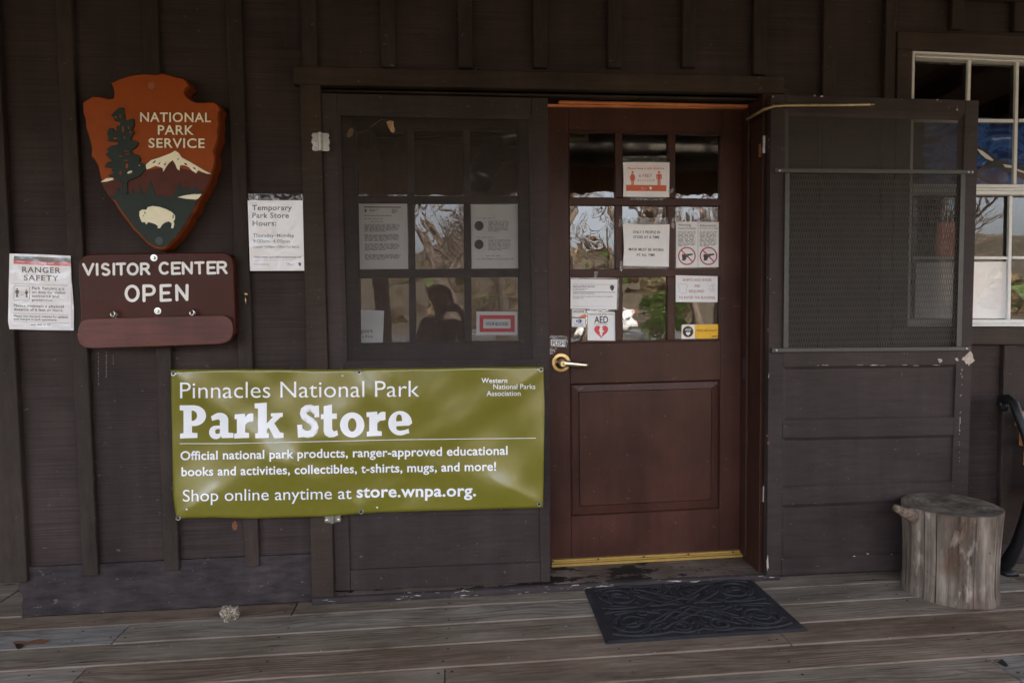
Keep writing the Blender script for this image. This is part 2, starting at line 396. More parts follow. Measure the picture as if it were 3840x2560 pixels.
def bannermat():
    m, nt, b = nodes('olive_vinyl_banner')
    n = noise(nt, coords(nt, (1, 1, 1)), 30, 3)
    nt.links.new(ramp(nt, n, .2, .8, lin(112, 107, 30), lin(118, 112, 35)), b.inputs['Base Color'])
    b.inputs['Roughness'].default_value = .2; b.inputs['Specular IOR Level'].default_value = 1.0
    return m
M['banner'] = bannermat()
M['bannerink'] = plain('white_banner_print', (.86, .86, .89, 1), .32, var=.02)
def rockmat():
    m, nt, b = nodes('speckled_rough_rock')
    v = N(nt, 'ShaderNodeTexVoronoi'); v.inputs['Scale'].default_value = 210; co = coords(nt, (1, 1, 1)); nt.links.new(co.outputs[0], v.inputs['Vector'])
    n = noise(nt, co, 60, 4)
    c = mixc(nt, ramp(nt, n, .35, .65), lin(88, 78, 60), lin(160, 148, 132))
    bw_ = N(nt, 'ShaderNodeRGBToBW'); nt.links.new(v.outputs['Color'], bw_.inputs[0]); c = mixc(nt, .8, c, bw_.outputs[0], 'OVERLAY')
    c = mixc(nt, ramp(nt, noise(nt, co, 260, 2), .58, .66), c, lin(60, 52, 46))
    nt.links.new(c, b.inputs['Base Color']); b.inputs['Roughness'].default_value = .85
    bp = N(nt, 'ShaderNodeBump', Strength=.8, Distance=.003); nt.links.new(n, bp.inputs['Height']); nt.links.new(bp.outputs[0], b.inputs['Normal'])
    return m
M['rock'] = rockmat()
def stumpmat():
    m, nt, b = nodes('weathered_stump_wood')
    co = coords(nt, (44, 44, 2.0)); f = noise(nt, co, 1, 6, .65, .4)
    p = noise(nt, coords(nt, (9, 9, 3.2)), 1, 5, .6)
    q = noise(nt, coords(nt, (16, 16, 5)), 1, 4, .6)
    c = mixc(nt, ramp(nt, p, .35, .62), lin(84, 73, 64), lin(134, 122, 111))
    c = mixc(nt, ramp(nt, q, .60, .70), c, lin(164, 150, 136))
    c = mixc(nt, ramp(nt, noise(nt, coords(nt, (5, 5, 2)), 1, 3), .55, .72), c, lin(88, 66, 54))
    c = mixc(nt, .8, c, ramp(nt, f, .25, .75, (.12, .11, .1, 1), (.8, .8, .8, 1)), 'OVERLAY')
    c = mixc(nt, ramp(nt, noise(nt, coords(nt, (70, 70, 40)), 1, 2), .72, .76), c, lin(40, 32, 28))
    c = mixc(nt, ramp(nt, noise(nt, coords(nt, (48, 48, 1.0)), 1, 2, .5, .3), .66, .70), c, lin(38, 31, 27))
    nt.links.new(c, b.inputs['Base Color']); b.inputs['Roughness'].default_value = .85; b.inputs['Specular IOR Level'].default_value = .15
    bp = N(nt, 'ShaderNodeBump', Strength=.7, Distance=.006); nt.links.new(f, bp.inputs['Height']); nt.links.new(bp.outputs[0], b.inputs['Normal'])
    return m
M['stump'] = stumpmat()
def stumptop():
    m, nt, b = nodes('cracked_stump_end_grain')
    tc = N(nt, 'ShaderNodeTexCoord')
    w = N(nt, 'ShaderNodeTexWave', wave_type='RINGS', rings_direction='Z'); w.inputs['Scale'].default_value = 14; w.inputs['Distortion'].default_value = 2.5; w.inputs['Detail'].default_value = 3
    nt.links.new(tc.outputs['Object'], w.inputs[0])
    co = coords(nt, (1, 1, 1)); n = noise(nt, co, 16, 5)
    c = mixc(nt, ramp(nt, n, .35, .68), lin(90, 82, 73), lin(134, 124, 112))
    c = mixc(nt, .12, c, w.outputs['Color'], 'OVERLAY')
    c = mixc(nt, ramp(nt, noise(nt, co, 7, 3), .5, .7), c, lin(58, 53, 47))
    nt.links.new(c, b.inputs['Base Color']); b.inputs['Roughness'].default_value = .9; b.inputs['Specular IOR Level'].default_value = .15
    bp = N(nt, 'ShaderNodeBump', Strength=.5, Distance=.003); nt.links.new(n, bp.inputs['Height']); nt.links.new(bp.outputs[0], b.inputs['Normal'])
    return m
M['stumptop'] = stumptop()
def swirl():
    m, nt, b = nodes('blue_swirled_glass_art')
    co = coords(nt, (5, 1, 9)); n = noise(nt, co, 1.0, 4, .55, 2.2)
    r = N(nt, 'ShaderNodeValToRGB'); e = r.color_ramp.elements
    e[0].position = .3; e[0].color = lin(16, 30, 62); e[1].position = .75; e[1].color = lin(150, 176, 220)
    for p, c in ((.45, lin(26, 62, 124)), (.55, lin(60, 104, 168)), (.62, lin(34, 74, 138))):
        r.color_ramp.elements.new(p).color = c
    nt.links.new(n, r.inputs[0]); nt.links.new(r.outputs[0], b.inputs['Base Color']); b.inputs['Roughness'].default_value = .15
    return m
M['swirl'] = swirl()

# ================================================================= LARGE STRUCTURE
XL = -1.80                                       # left corner of the cabin
HOUSE = thing('park_cabin', 'dark brown board-and-batten cabin with a double doorway, screen doors and a deep porch', 'building', (0, 0, 0))
def X(px, py, Y=0): return P(px, py, Y).x
def Z(px, py, Y=0): return P(px, py, Y).z
xd0, xd1 = X(1199, 1200), X(2858, 1200)          # door opening
zd = Z(2000, 339)
xw0 = X(3424, 600); zw0, zw1 = Z(3700, 1228), Z(3500, 186)   # window opening
xw1 = X(4046, 700); XR = 5.2; ZT = 3.2
w = MB()
w.box(XL, xd0, 0, .12, .06, ZT)
w.box(xd0, xd1, 0, .12, zd, ZT)
w.box(xd1, xw0, 0, .12, .06, ZT)
w.box(xw0, xw1, 0, .12, .06, zw0)
w.box(xw0, xw1, 0, .12, zw1, ZT)
w.box(xw1, XR, 0, .12, .06, ZT)
w.box(XR - .12, XR, .12, 5.0, .06, ZT)
for xa_ in (XL,):  # unseen opening added in the left wall to let light into the room
    w.box(xa_, xa_ + .12, .12, 5.0, .06, .95); w.box(xa_, xa_ + .12, .12, 5.0, 2.75, ZT); w.box(xa_, xa_ + .12, .12, 1.2, .95, 2.75); w.box(xa_, xa_ + .12, 4.3, 5.0, .95, 2.75)
w.box(XL + .12, XR - .12, 4.88, 5.0, .06, ZT)
w.build('wall', M['siding'], HOUSE)
# battens: X of each taken from the photograph, plumb on the wall
bw = .060
zl0, zl1 = Z(1188, 250), Z(2824, 285)
def batten(x0, z0, z1, wd=bw):
    b = MB(); b.box(x0, x0 + wd, -.026, -.001, z0, z1); b.build('batten', M['batten'], HOUSE, bevel=.003)
zb = [Z(335, 2150), Z(666, 2130), Z(967, 2115)]
for (px, py), z0 in (((336, 1500), zb[0]), ((664, 1950), zb[1]), ((958, 1700), zb[2])):
    batten(X(px, py, -.026) - bw, z0, ZT)
for px, py, r_ in ((1188, 180, 1), (1482, 180, 1), (1772, 180, 1), (2053, 180, 1), (2332, 180, 1), (2610, 180, 1)):
    batten(X(px, py, -.026) - bw, Z(px, 262), ZT)
batten(X(2826, 230, -.026), Z(2840, 287), ZT)
batten(X(3086, 300, -.026), Z(3086, 2110), ZT)
batten(X(3318, 300, -.026), Z(3318, 2090), ZT, .052)
zc = Z(3570, 117)
batten(X(3571, 60, -.026), zc, ZT); batten(X(3805, 60, -.026), zc, ZT)
zs = Z(3750, 1292)
batten(X(3770, 1500, -.026) - .012, .10, zs, .06)
batten(X(3770, 1500, -.026) + .36, .10, zs); batten(X(3770, 1500, -.026) + .72, .10, zs)
c = MB(); c.box(XL - .080, X(92, 2000, -.03), -.03, -.001, Z(60, 2173), ZT); c.box(XL - .080, XL - .006, -.001, .09, Z(60, 2173), ZT)
c.build('corner_board', M['batten'], HOUSE, bevel=.003)
s = MB(); zsk = Z(700, 2128)
rr = random.Random(3); zz = [0.0 + i * (zsk + .04) / 9 for i in range(10)]
edge = [(XL + .005 + rr.uniform(-.012, .012), z) for z in zz]
pts = [(X(1172, 2200), 0.0), (X(1172, 2200), zsk + .04)] + edge[::-1]
n = len(pts)
s.add([(x, -.012, z) for x, z in pts] + [(x, -.001, z) for x, z in pts], [list(range(n)), list(range(2 * n - 1, n - 1, -1))] + [[i, i + n, (i + 1) % n + n, (i + 1) % n] for i in range(n)])
s.build('skirt_board', M['skirt'], HOUSE)
s = MB(); s.box(xd1 + .05, XR, -.012, -.001, 0, .12); s.build('skirt_board', M['skirt'], HOUSE)
f = MB(); zf = Z(3357, 4); f.box(XL, XR, -.05, -.027, zf, zf + .18); f.build('frieze_board', M['trim'], HOUSE, bevel=.003)
# door casing, head and jambs
t = MB()
t.prism([(1124, 316), (1199, 318), (1253, 2236), (1169, 2250)], -.036, .035)
t.prism([(1099, 248), (2942, 288), (2941, 350), (1099, 316)], -.042, .041)
t.build('door_casing', M['trim'], HOUSE, bevel=.003)
hj = MB()
hj.box(xd0 - .01, xd1 + .03, -.012, .2, zd, zd + .03)
hj.box(xd0 - .01, xd1 + .03, .035, .075, zd - .012, zd - .001)
hj.build('head_jamb', M['trim'], HOUSE, bevel=.002)
YD = .15                                          # face of the inner doors
xj = X(2786, 1200, YD)
j = MB()
j.box(xj, xj + .045, -.030, .26, .02, zd)
j.box(xj - .012, xj - .0005, .085, YD - .004, .06, zd - .03)
j.build('door_jamb', M['jamb'], HOUSE, bevel=.002)
j = MB(); j.box(xj + .047, xj + .12, -.030, -.001, .02, zd + .02); j.build('door_casing', M['trim'], HOUSE, bevel=.002)
j = MB(); j.box(xd0 - .03, xd0, .012, .26, .02, zd); j.build('door_jamb', M['trim'], HOUSE)
# threshold
x0, x1 = X(1168, 2250, -.06), xj + .09
th = MB()
def yzprism(mb, prof, xa, xb, mi=0):
    n = len(prof)
    mb.add([(xa, y, z) for y, z in prof] + [(xb, y, z) for y, z in prof], [list(range(n - 1, -1, -1)), list(range(n, 2 * n))] + [[i, (i + 1) % n, (i + 1) % n + n, i + n] for i in range(n)], mi)
yzprism(th, [(-.035, 0), (-.035, .030), (.30, .040), (.30, 0)], x0, x1, 0)
yzprism(th, [(-.052, 0), (-.052, .012), (-.047, .025), (-.0355, .030), (-.0355, 0)], x0, x1, 1)
th.build('threshold', [M['threshold'], M['wornedge']], HOUSE)
# bare orange batten left over the door
o = MB()
o.prism([(2096, 376), (2832, 392), (2832, 404), (2096, 388)], YD - .035, .03)
o.prism([(2052, 390), (2832, 405), (2832, 408), (2052, 400)], YD - .02, .018)
o.build('head_stop', M['rawwood'], HOUSE, bevel=.002)

# ---- glazed doors
def bil(c, u, v):
    (ax, ay), (bx, by), (cx_, cy_), (dx, dy) = c      # TL TR BL BR
    return ((ax * (1 - u) + bx * u) * (1 - v) + (cx_ * (1 - u) + dx * u) * v, (ay * (1 - u) + by * u) * (1 - v) + (cy_ * (1 - u) + dy * u) * v)
def quad(c, u0, v0, u1, v1): return [bil(c, u0, v0), bil(c, u1, v0), bil(c, u1, v1), bil(c, u0, v1)]
def glazed_door(outer, glz, us, vs, Y, mat, panel=None, glass=M['glass'], raised=True):
    """outer / glz: TL TR BL BR corners; us, vs: pane edges within the glazing."""
    d = MB(); T = .04
    oTL, oTR, oBL, oBR = outer; gTL, gTR, gBL, gBR = glz
    gl = lambda y: gTL[0] + (gBL[0] - gTL[0]) * (y - gTL[1]) / (gBL[1] - gTL[1])
    gr_ = lambda y: gTR[0] + (gBR[0] - gTR[0]) * (y - gTR[1]) / (gBR[1] - gTR[1])
    yt = lambda x: oTL[1] + (oTR[1] - oTL[1]) * (x - oTL[0]) / (oTR[0] - oTL[0])
    yb = lambda x: oBL[1] + (oBR[1] - oBL[1]) * (x - oBL[0]) / (oBR[0] - oBL[0])
    tl, tr_, bl_, br_ = gl(oTL[1]), gr_(oTR[1]), gl(oBL[1]), gr_(oBR[1])
    d.prism([oTL, (tl, yt(tl)), (bl_, yb(bl_)), oBL], Y, T)
    d.prism([(tr_, yt(tr_)), oTR, oBR, (br_, yb(br_))], Y, T)
    e = .5
    L = lambda y: (gl(y) + e, y)
    Rr = lambda y: (gr_(y) - e, y)
    d.prism([L(yt(tl)), Rr(yt(tr_)), Rr(gTR[1]), L(gTL[1])], Y + .0006, T - .002)
    if panel:
        pTL, pTR, pBL, pBR = panel
        pTL, pTR, pBL, pBR = L(pTL[1]), Rr(pTR[1]), L(pBL[1]), Rr(pBR[1]); panel = (pTL, pTR, pBL, pBR)
        d.prism([L(gBL[1]), Rr(gBR[1]), pTR, pTL], Y + .0006, T - .002)
        d.prism([pBL, pBR, Rr(yb(br_)), L(yb(bl_))], Y + .0006, T - .002)
        a = [pTL, pTR, pBR, pBL]
        a2 = [bil(panel, .012, .012), bil(panel, .988, .012), bil(panel, .988, .988), bil(panel, .012, .988)]
        bq = [bil(panel, .055, .06), bil(panel, .945, .06), bil(panel, .945, .93), bil(panel, .055, .93)]
        b2 = [bil(panel, .06, .066), bil(panel, .94, .066), bil(panel, .94, .924), bil(panel, .06, .924)]
        d.ring(a, Y + .001, a2, Y + .020); d.ring(a2, Y + .020, bq, Y + .015); d.ring(bq, Y + .015, b2, Y + .006)
        d.sheet(b2, Y + .006)
    else:
        d.prism([L(gBL[1]), Rr(gBR[1]), Rr(yb(br_)), L(yb(bl_))], Y + .0006, T - .002)
    # muntins: rails run through, short bars between
    vv = [0] + [x for ab in vs for x in ab] + [1]; uu = [0] + [x for ab in us for x in ab] + [1]
    for i in range(0, len(vv), 2):
        if vv[i + 1] - vv[i] > .002: d.prism(quad(glz, 0, vv[i], 1, vv[i + 1]), Y + .004, T - .008)
    for (a, b) in vs:
        for i in range(0, len(uu), 2):
            if uu[i + 1] - uu[i] > .002: d.prism(quad(glz, uu[i], a, uu[i + 1], b), Y + .0052, T - .010)
    do = d.build('door', mat, HOUSE, bevel=.0022, recalc=False)
    for a, b in vs:
        for p, q in us:
            # putty bead and pane
            g = MB(); g.sheet(quad(glz, p - .002, a - .002, q + .002, b + .002), Y + .020)
            g.build('pane', glass, do, recalc=False)
    return do
GM = [(2131, 487), (2709, 500), (2137, 1288), (2703, 1277)]
US = [(.008, .304), (.351, .647), (.697, .988)]; VS = [(.008, .315), (.352, .652), (.690, .992)]
DOOR = glazed_door([(2036, 384), (2794, 400), (2040, 2112), (2790, 2074)], GM, US, VS, YD, M['doorred'],
                   panel=[(2141, 1439), (2706, 1424), (2144, 1935), (2706, 1905)])
DOOR['label'] = 'red brown inner door with nine panes and a brass lever'
GL = [(1335, 484), (1945, 487), (1350, 1291), (1950, 1283)]
UL = [(.006, .310), (.352, .656), (.700, .993)]; VL = [(.004, .310), (.345, .652), (.692, .993)]
DOOR2 = glazed_door([(1215, 378), (2032, 392), (1268, 2150), (2036, 2112)], GL, UL, VL, YD, M['screenframe'], glass=glassy('wavy_old_glass_screened', .16, 4.2, boost=3.6))
DOOR2['label'] = 'dark brown blocked inner door behind the closed screen'
# door sweep, lever
sw = MB()
for i, (a, b, y) in enumerate(((0, .22, .0), (.22, .34, .006), (.34, .52, .0), (.52, .64, .006), (.64, 1.0, -.003))):
    q = lambda k: [(2069, 2099 + 27 * k), (2786, 2062 + 25 * k)]
    (l0, r0), (l1, r1) = q(a), q(b)
    sw.prism([l0, r0, r1, l1], YD - .014 + y, .012 - y)
for px in (2073, 2244, 2414, 2582, 2748):
    py = 2104 - 37 * (px - 2069) / 717
    sw.lathe(P(px, py, YD - .0145), [(-.002, .003), (-.001, .0045), (.002, .0045)], 'y', 10, 1)
sw.build('door_sweep', [M['gold'], M['black']], DOOR, recalc=True)
h = MB(); hc = P(2103, 1359, YD)
h.lathe(hc, [(0, .047), (-.004, .047), (-.009, .043), (-.010, .030)], 'y', 36, 0)
h.lathe(hc, [(-.0102, .029), (-.020, .027), (-.024, .022), (-.050, .020), (-.052, .017)], 'y', 28, 0)
h.lathe(hc, [(-.052, .0165), (-.064, .016), (-.066, .013)], 'y', 24, 1)
h.lathe(hc, [(-.0662, .009), (-.068, .0085)], 'y', 16, 0)
h.box(hc.x - .0012, hc.x + .0012, -.0695 + YD, -.0675 + YD, hc.z - .005, hc.z + .005, 2)
lv = [hc + Vector(p) for p in ((-.004, -.056, .0), (.02, -.060, -.001), (.05, -.062, -.004), (.085, -.060, -.008), (.108, -.052, -.011), (.120, -.036, -.012), (.124, -.018, -.012))]
h.tube(lv, [.0155, .0145, .0125, .011, .0105, .010, .008], 12, 1, flat=.62, up=Vector((0, 1, 0)))
h.build('handle', [M['brass'], M['nickel'], M['black']], DOOR, smooth=False)

# ---- screen doors
def screen_door(outer, scr, rails_y, Y, label, hexguard=False):
    d = MB(); T = .032
    return d
def lerp(a, b, k): return a + (b - a) * k
YS = -.016
sd = MB(); T = .03
oTL, oTR, oBL, oBR = (1203, 349), (2054, 368), (1256, 2214), (2064, 2180)
iTL, iTR, iBL, iBR = (1262, 419), (1994, 435), (1290, 1368), (2012, 1360)
edgeL = lambda y: lerp(oTL[0], oBL[0], (y - oTL[1]) / (oBL[1] - oTL[1])); edgeR = lambda y: lerp(oTR[0], oBR[0], (y - oTR[1]) / (oBR[1] - oTR[1]))
inL = lambda y: lerp(1262, 1290, (y - 419) / 949); inR = lambda y: lerp(1994, 2012, (y - 435) / 925)
sd.prism([oTL, (inL(349), 350), (inL(2212), 2212), oBL], YS, T)
sd.prism([(inR(366), 367), oTR, oBR, (inR(2182), 2182)], YS, T)
sd.prism([(inL(350) + 1, 350.5), (inR(366) - 1, 366.5), (inR(435) - 1, 435), (inL(419) + 1, 419)], YS + .0008, T - .002)
sd.prism([(inL(1368) + 1, 1368), (inR(1360) - 1, 1360), (inR(1440) - 1, 1432), (inL(1440) + 1, 1445)], YS + .0008, T - .002)
sd.prism([(inL(1860) + 1, 1880), (inR(1850) - 1, 1862), (inR(1925) - 1, 1925), (inL(1938) + 1, 1938)], YS + .0008, T - .002)
sd.prism([(inL(2136) + 1, 2136), (inR(2107) - 1, 2107), (inR(2182) - 1, 2182), (inL(2212) + 1, 2212)], YS + .0008, T - .002)
sd.prism([(inL(1440), 1441), (inR(1440), 1428), (inR(2110), 2112), (inL(2140), 2140)], YS + .010, .012)
# screen moulding
sd.ring([(1262, 419), (1994, 435), (2012, 1360), (1290, 1368)], YS + .001, [(1276, 433), (1981, 448), (1998, 1347), (1303, 1354)], YS + .007)
sd.ring([(1276, 433), (1981, 448), (1998, 1347), (1303, 1354)], YS + .007, [(1277, 434), (1980, 449), (1997, 1346), (1304, 1353)], YS + .013)
sd.prism([(1222, 484), (1238, 484), (1240, 582), (1224, 582)], YS - .006, .0055)
sd.prism([(2022, 1340), (2048, 1340), (2048, 1360), (2022, 1360)], YS - .004, .0035)
sd.prism([(1245, 1940), (1280, 1938), (1281, 1962), (1246, 1964)], YS - .006, .0055)
SD1 = sd.build('screen_door', M['screenframe'], HOUSE, bevel=.002, recalc=False, label='closed dark brown screen door behind the green banner')
g = MB(); g.sheet([(1276, 433), (1981, 448), (1998, 1347), (1303, 1354)], YS + .012); g.build('insect_screen', M['screen'], SD1, recalc=False)
def hinge(cx, cy, Y, parent, half=False):
    m = MB(); k = P(cx, cy, Y)
    o = [(-.030, .037), (-.022, .037), (-.010, .036), (.010, .036), (.024, .037), (.034, .034), (.036, .026), (.032, .018), (.036, .008), (.037, -.002), (.032, -.014), (.036, -.024), (.034, -.035), (.024, -.037), (.010, -.036), (-.010, -.036), (-.024, -.037), (-.033, -.034), (-.035, -.024), (-.031, -.014), (-.037, -.002), (-.035, .010), (-.031, .018), (-.036, .027)]
    if half: o = [(x, z) for x, z in o]
    n = len(o)
    m.add([(k.x + x, Y, k.z + z) for x, z in o] + [(k.x + x, Y + .003, k.z + z) for x, z in o], [list(range(n - 1, -1, -1)), list(range(n, 2 * n))] + [[i, (i + 1) % n, (i + 1) % n + n, i + n] for i in range(n)])
    m.lathe(k + Vector((0, -.006, 0)), [(-.038, .006), (-.037, .0095), (.037, .0095), (.038, .006)], 'z', 16)
    for sx in (-1, 1):
        for sz in (-.028, 0, .028):
            m.lathe((k.x + sx * (.024 if sz else .020), Y, k.z + sz), [(-.0025, .003), (-.0012, .0058), (.001, .0058)], 'y', 12, 1)
    return m.build('hinge', [M['steel'], M['nickel']], parent, smooth=False)
hinge(1202, 533, -.040, SD1); hinge(1247, 1926, -.0375, SD1)
# the open one, folded back against the wall
Y2 = -.085
sd = MB()
oTL, oTR, oBL, oBR = (2891, 355), (3671, 378), (2876, 2155), (3621, 2125)
oL = lambda y: lerp(2891, 2876, (y - 355) / 1800); oR = lambda y: lerp(3671, 3621, (y - 378) / 1747)
a0 = lambda y: lerp(2944, 2930, (y - 409) / 1700); a1 = lambda y: lerp(3620, 3560, (y - 425) / 1650)
T = .034
sd.prism([oTL, (a0(355), 356.5), (a0(2153), 2153), oBL], Y2, T)
sd.prism([(a1(376), 376.5), oTR, oBR, (a1(2128), 2128)], Y2, T)
def rail(yl0, yr0, yl1, yr1, dy=.0008, tt=.002): sd.prism([(a0(yl0) + 1, yl0), (a1(yr0) - 1, yr0), (a1(yr1) - 1, yr1), (a0(yl1) + 1, yl1)], Y2 + dy, T - tt)
rail(356.5, 376, 409, 425); rail(1322, 1314, 1374, 1366); rail(1576, 1565, 1641, 1630); rail(1827, 1806, 1892, 1868); rail(2094, 2068, 2153, 2128)
sd.prism([(a0(1370), 1370), (a1(1366), 1362), (a1(2080), 2072), (a0(2100), 2098)], Y2 + .011, .012)
for (a, b, c_, d_) in ((1374, 1366, 1577, 1566), (1641, 1630, 1828, 1807), (1892, 1868, 2095, 2069)):
    A = [(a0(a), a), (a1(b), b), (a1(d_), d_), (a0(c_), c_)]
    B = [(a0(a) + 9, a + 11), (a1(b) - 8, b + 10), (a1(d_) - 8, d_ - 9), (a0(c_) + 9, c_ - 10)]
    sd.ring(A, Y2 + .002, B, Y2 + .0105)
A = [(2944, 409), (3621, 425), (3595, 1315), (2938, 1322)]; B = [(2956, 422), (3608, 438), (3583, 1303), (2950, 1310)]; B2 = [(2957, 436), (3592, 452), (3572, 1300), (2952, 1308)]
sd.ring(A, Y2 + .001, B, Y2 + .010); sd.ring(B, Y2 + .010, B2, Y2 + .014)
sd.tube([P(3560, 690, Y2 - .001), P(3562, 691, Y2 - .001)], .001, 6)
SD2 = sd.build('screen_door', M['screenframe'], HOUSE, bevel=.002, recalc=False, label='open screen door folded back beside the stump, with hexagonal wire guard')
g = MB(); g.sheet(B2, Y2 + .0142); g.build('insect_screen', M['screen2'], SD2, recalc=False)
fr = MB()
fr.prism([(2907, 632), (3653, 638), (3652, 653), (2907, 647)], Y2 - .014, .004)
fr.prism([(2896, 1305), (3640, 1300), (3640, 1314), (2896, 1321)], Y2 - .014, .004)
fr.prism([(2945, 648), (2962, 648), (2957, 1304), (2938, 1304)], Y2 - .0135, .0035)
fr.prism([(3604, 654), (3622, 654), (3606, 1299), (3587, 1299)], Y2 - .0135, .0035)
for px, py in ((2924, 640), (3632, 646), (2912, 1313), (3624, 1307), (3646, 646)):
    fr.lathe(P(px, py, Y2 - .0142), [(-.003, .002), (-.002, .0045), (.001, .0045)], 'y', 10, 1)
fr.build('guard_frame', [M['darksteel'], M['steel']], SD2, bevel=.001, recalc=True)
hx = MB()
Wc = .0115; Hc = .0375                            # expanded-metal cell
xa, xb = X(2958, 1000, Y2), X(3604, 700, Y2); za, zbm = Z(3280, 1303, Y2), Z(3280, 645, Y2)
def wire(p, q, r=.0008):
    p = Vector(p); q = Vector(q); d = (q - p); nrm = Vector((-d.z, 0, d.x)).normalized() * r
    yy = Vector((0, .0012, 0))
    vs = [p + nrm, p - nrm, q - nrm, q + nrm]
    hx.add(vs + [v + yy for v in vs], [[0, 1, 2, 3], [0, 4, 5, 1], [2, 6, 7, 3], [7, 6, 5, 4]])
ny = int((zbm - za) / (Hc * .68)) + 1; nx = int((xb - xa) / Wc) + 1
hy = Y2 - .0105
for jy in range(ny):
    z = za + jy * Hc * .68
    for ix in range(nx):
        x = xa + (ix + (jy % 2) * .5) * Wc
        # right boundary follows the leaning stile
        lim = lerp(X(3590, 1299, Y2), X(3606, 654, Y2), (z - za) / (zbm - za))
        if x > lim or z > zbm: continue
        wire((x, hy, z + Hc * .16), (x, hy, z + Hc * .52))
        wire((x, hy, z + Hc * .52), (x + Wc / 2, hy, z + Hc * .68 + Hc * .16))
        wire((x, hy, z + Hc * .52), (x - Wc / 2, hy, z + Hc * .68 + Hc * .16))
hx.build('wire_guard', plain('dull_wire', lin(62, 58, 50), .6, .2, var=.3, scale=12), SD2, recalc=False)
# chips of pale paint on the open screen door
ch = MB(); rr = random.Random(11)
def chip(px, py, w_, h_, Y, mb=ch, mi=0, n=9):
    pts = [(px + w_ / 2 * math.cos(2 * math.pi * i / n) * rr.uniform(.45, 1.2), py + h_ / 2 * math.sin(2 * math.pi * i / n) * rr.uniform(.45, 1.2)) for i in range(n)]
    mb.prism(pts, Y, .0006, mi)
chip(3632, 1343, 44, 56, Y2 - .0004, n=17); chip(3588, 1347, 14, 14, Y2 - .0004); chip(3525, 1350, 16, 22, Y2 - .0004)
for i in range(30): yy = 1385 + 650 * rr.random() ** 1.5; chip(3607 - (yy - 1385) / 660 * 24 + rr.uniform(-3, 3), yy, rr.uniform(1, 2.4), rr.choice((4, 6, 9, 34)), Y2 - .0004)
for i in range(11): chip(rr.uniform(2980, 3560), 1369 + rr.uniform(-2, 2), rr.uniform(8, 40), 2, Y2 - .0004)
for i in range(8): chip(2886 + rr.uniform(-4, 3) - i * .8, rr.choice((520, 1010, 1180, 1460, 1620, 1780)) + rr.uniform(-70, 70), rr.uniform(1.5, 3), rr.uniform(4, 22), Y2 - .0004)
for i in range(4): chip(rr.uniform(3080, 3370), 2080 + rr.uniform(-8, 10), rr.uniform(3, 14), rr.uniform(2, 4), Y2 - .0004)
chip(2879, 2110, 8, 58, Y2 - .0004); chip(2882, 1660, 12, 18, Y2 - .0004, mi=1)
for px, py in ((3082, 362), (3055, 360), (3382, 372), (3515, 375), (3558, 404), (3590, 400), (3590, 412), (2899, 362)): chip(px, py, rr.uniform(5, 14), rr.uniform(5, 9), Y2 - .0004, mi=rr.randint(0, 1))
ch.build('paint_speck', [M['chip'], M['orangechip']], SD2, recalc=False)
sp = MB()
pts = [P(2802, 448, .06), P(2832, 430, -.05), P(2864, 412, -.108), P(2900, 399, Y2 - .018), P(2940, 396, Y2 - .012), P(3100, 395, Y2 - .012), P(3262, 393, Y2 - .012)]
sp.tube(pts, .0065, 10)
sp.tube([P(3262, 393, Y2 - .012), P(3275, 392, Y2 - .012), P(3278, 392, Y2 + .002)], .003, 8)
sp.build('closer_spring', M['springm'], SD2, smooth=True)
hg = MB()
for (ya, yb_) in ((510, 575), (1822, 1880)):
    hg.tube([P(2866, ya, -.04), P(2866 - 2, yb_, -.04)], .008, 12)
    for i in range(9):
        yy = ya + (yb_ - ya) * (i + .5) / 9; q = P(2866, yy, -.04); hg.lathe(q, [(-.0012, .0092), (.0012, .0092)], 'z', 12)
hg.build('hinge', M['steel'], SD2)
cj = MB(); rr = random.Random(5)
for (a, b, w_, h_) in ((2850, 565, 10, 50),): cj.prism([(a - 5, b - 25), (a + 5, b - 25), (a + 5, b + 25), (a - 5, b + 25)], -.0312, .001, 0)
cj.build('paint_chip', M['orangechip'], HOUSE, recalc=False)
dr = MB(); rr = random.Random(31)
for x0, y0, y1 in ((368, 1322, 1448), (398, 1318, 1418), (424, 1330, 1360)):
    for i in range(9):
        y = lerp(y0, y1, i / 9); dr.prism([(x0 + rr.uniform(-2, 1), y), (x0 + rr.uniform(1, 3.5), y), (x0 + rr.uniform(1, 3), y + rr.uniform(5, 12)), (x0 + rr.uniform(-1.5, 1), y + rr.uniform(5, 12))], -.0006, .0005)
dr.build('drip_stain', plain('pale_dried_drip', lin(104, 96, 90), .8, var=.3, scale=100), HOUSE, recalc=False)
ko = MB(); ko.prism([(872, 1958), (884, 1952), (890, 1968), (888, 1984), (876, 1988), (870, 1974)], -.0006, .0005); ko.build('knot', M['orangechip'], HOUSE, recalc=False)
# strike plate on the jamb, paint scars
stp = MB(); stp.box(xj - .014, xj - .0125, .095, .12, Z(2805, 1420, .1), Z(2805, 1345, .1)); stp.build('strike_plate', M['darksteel'], HOUSE)

# ---- window at the right
WIN = MB()
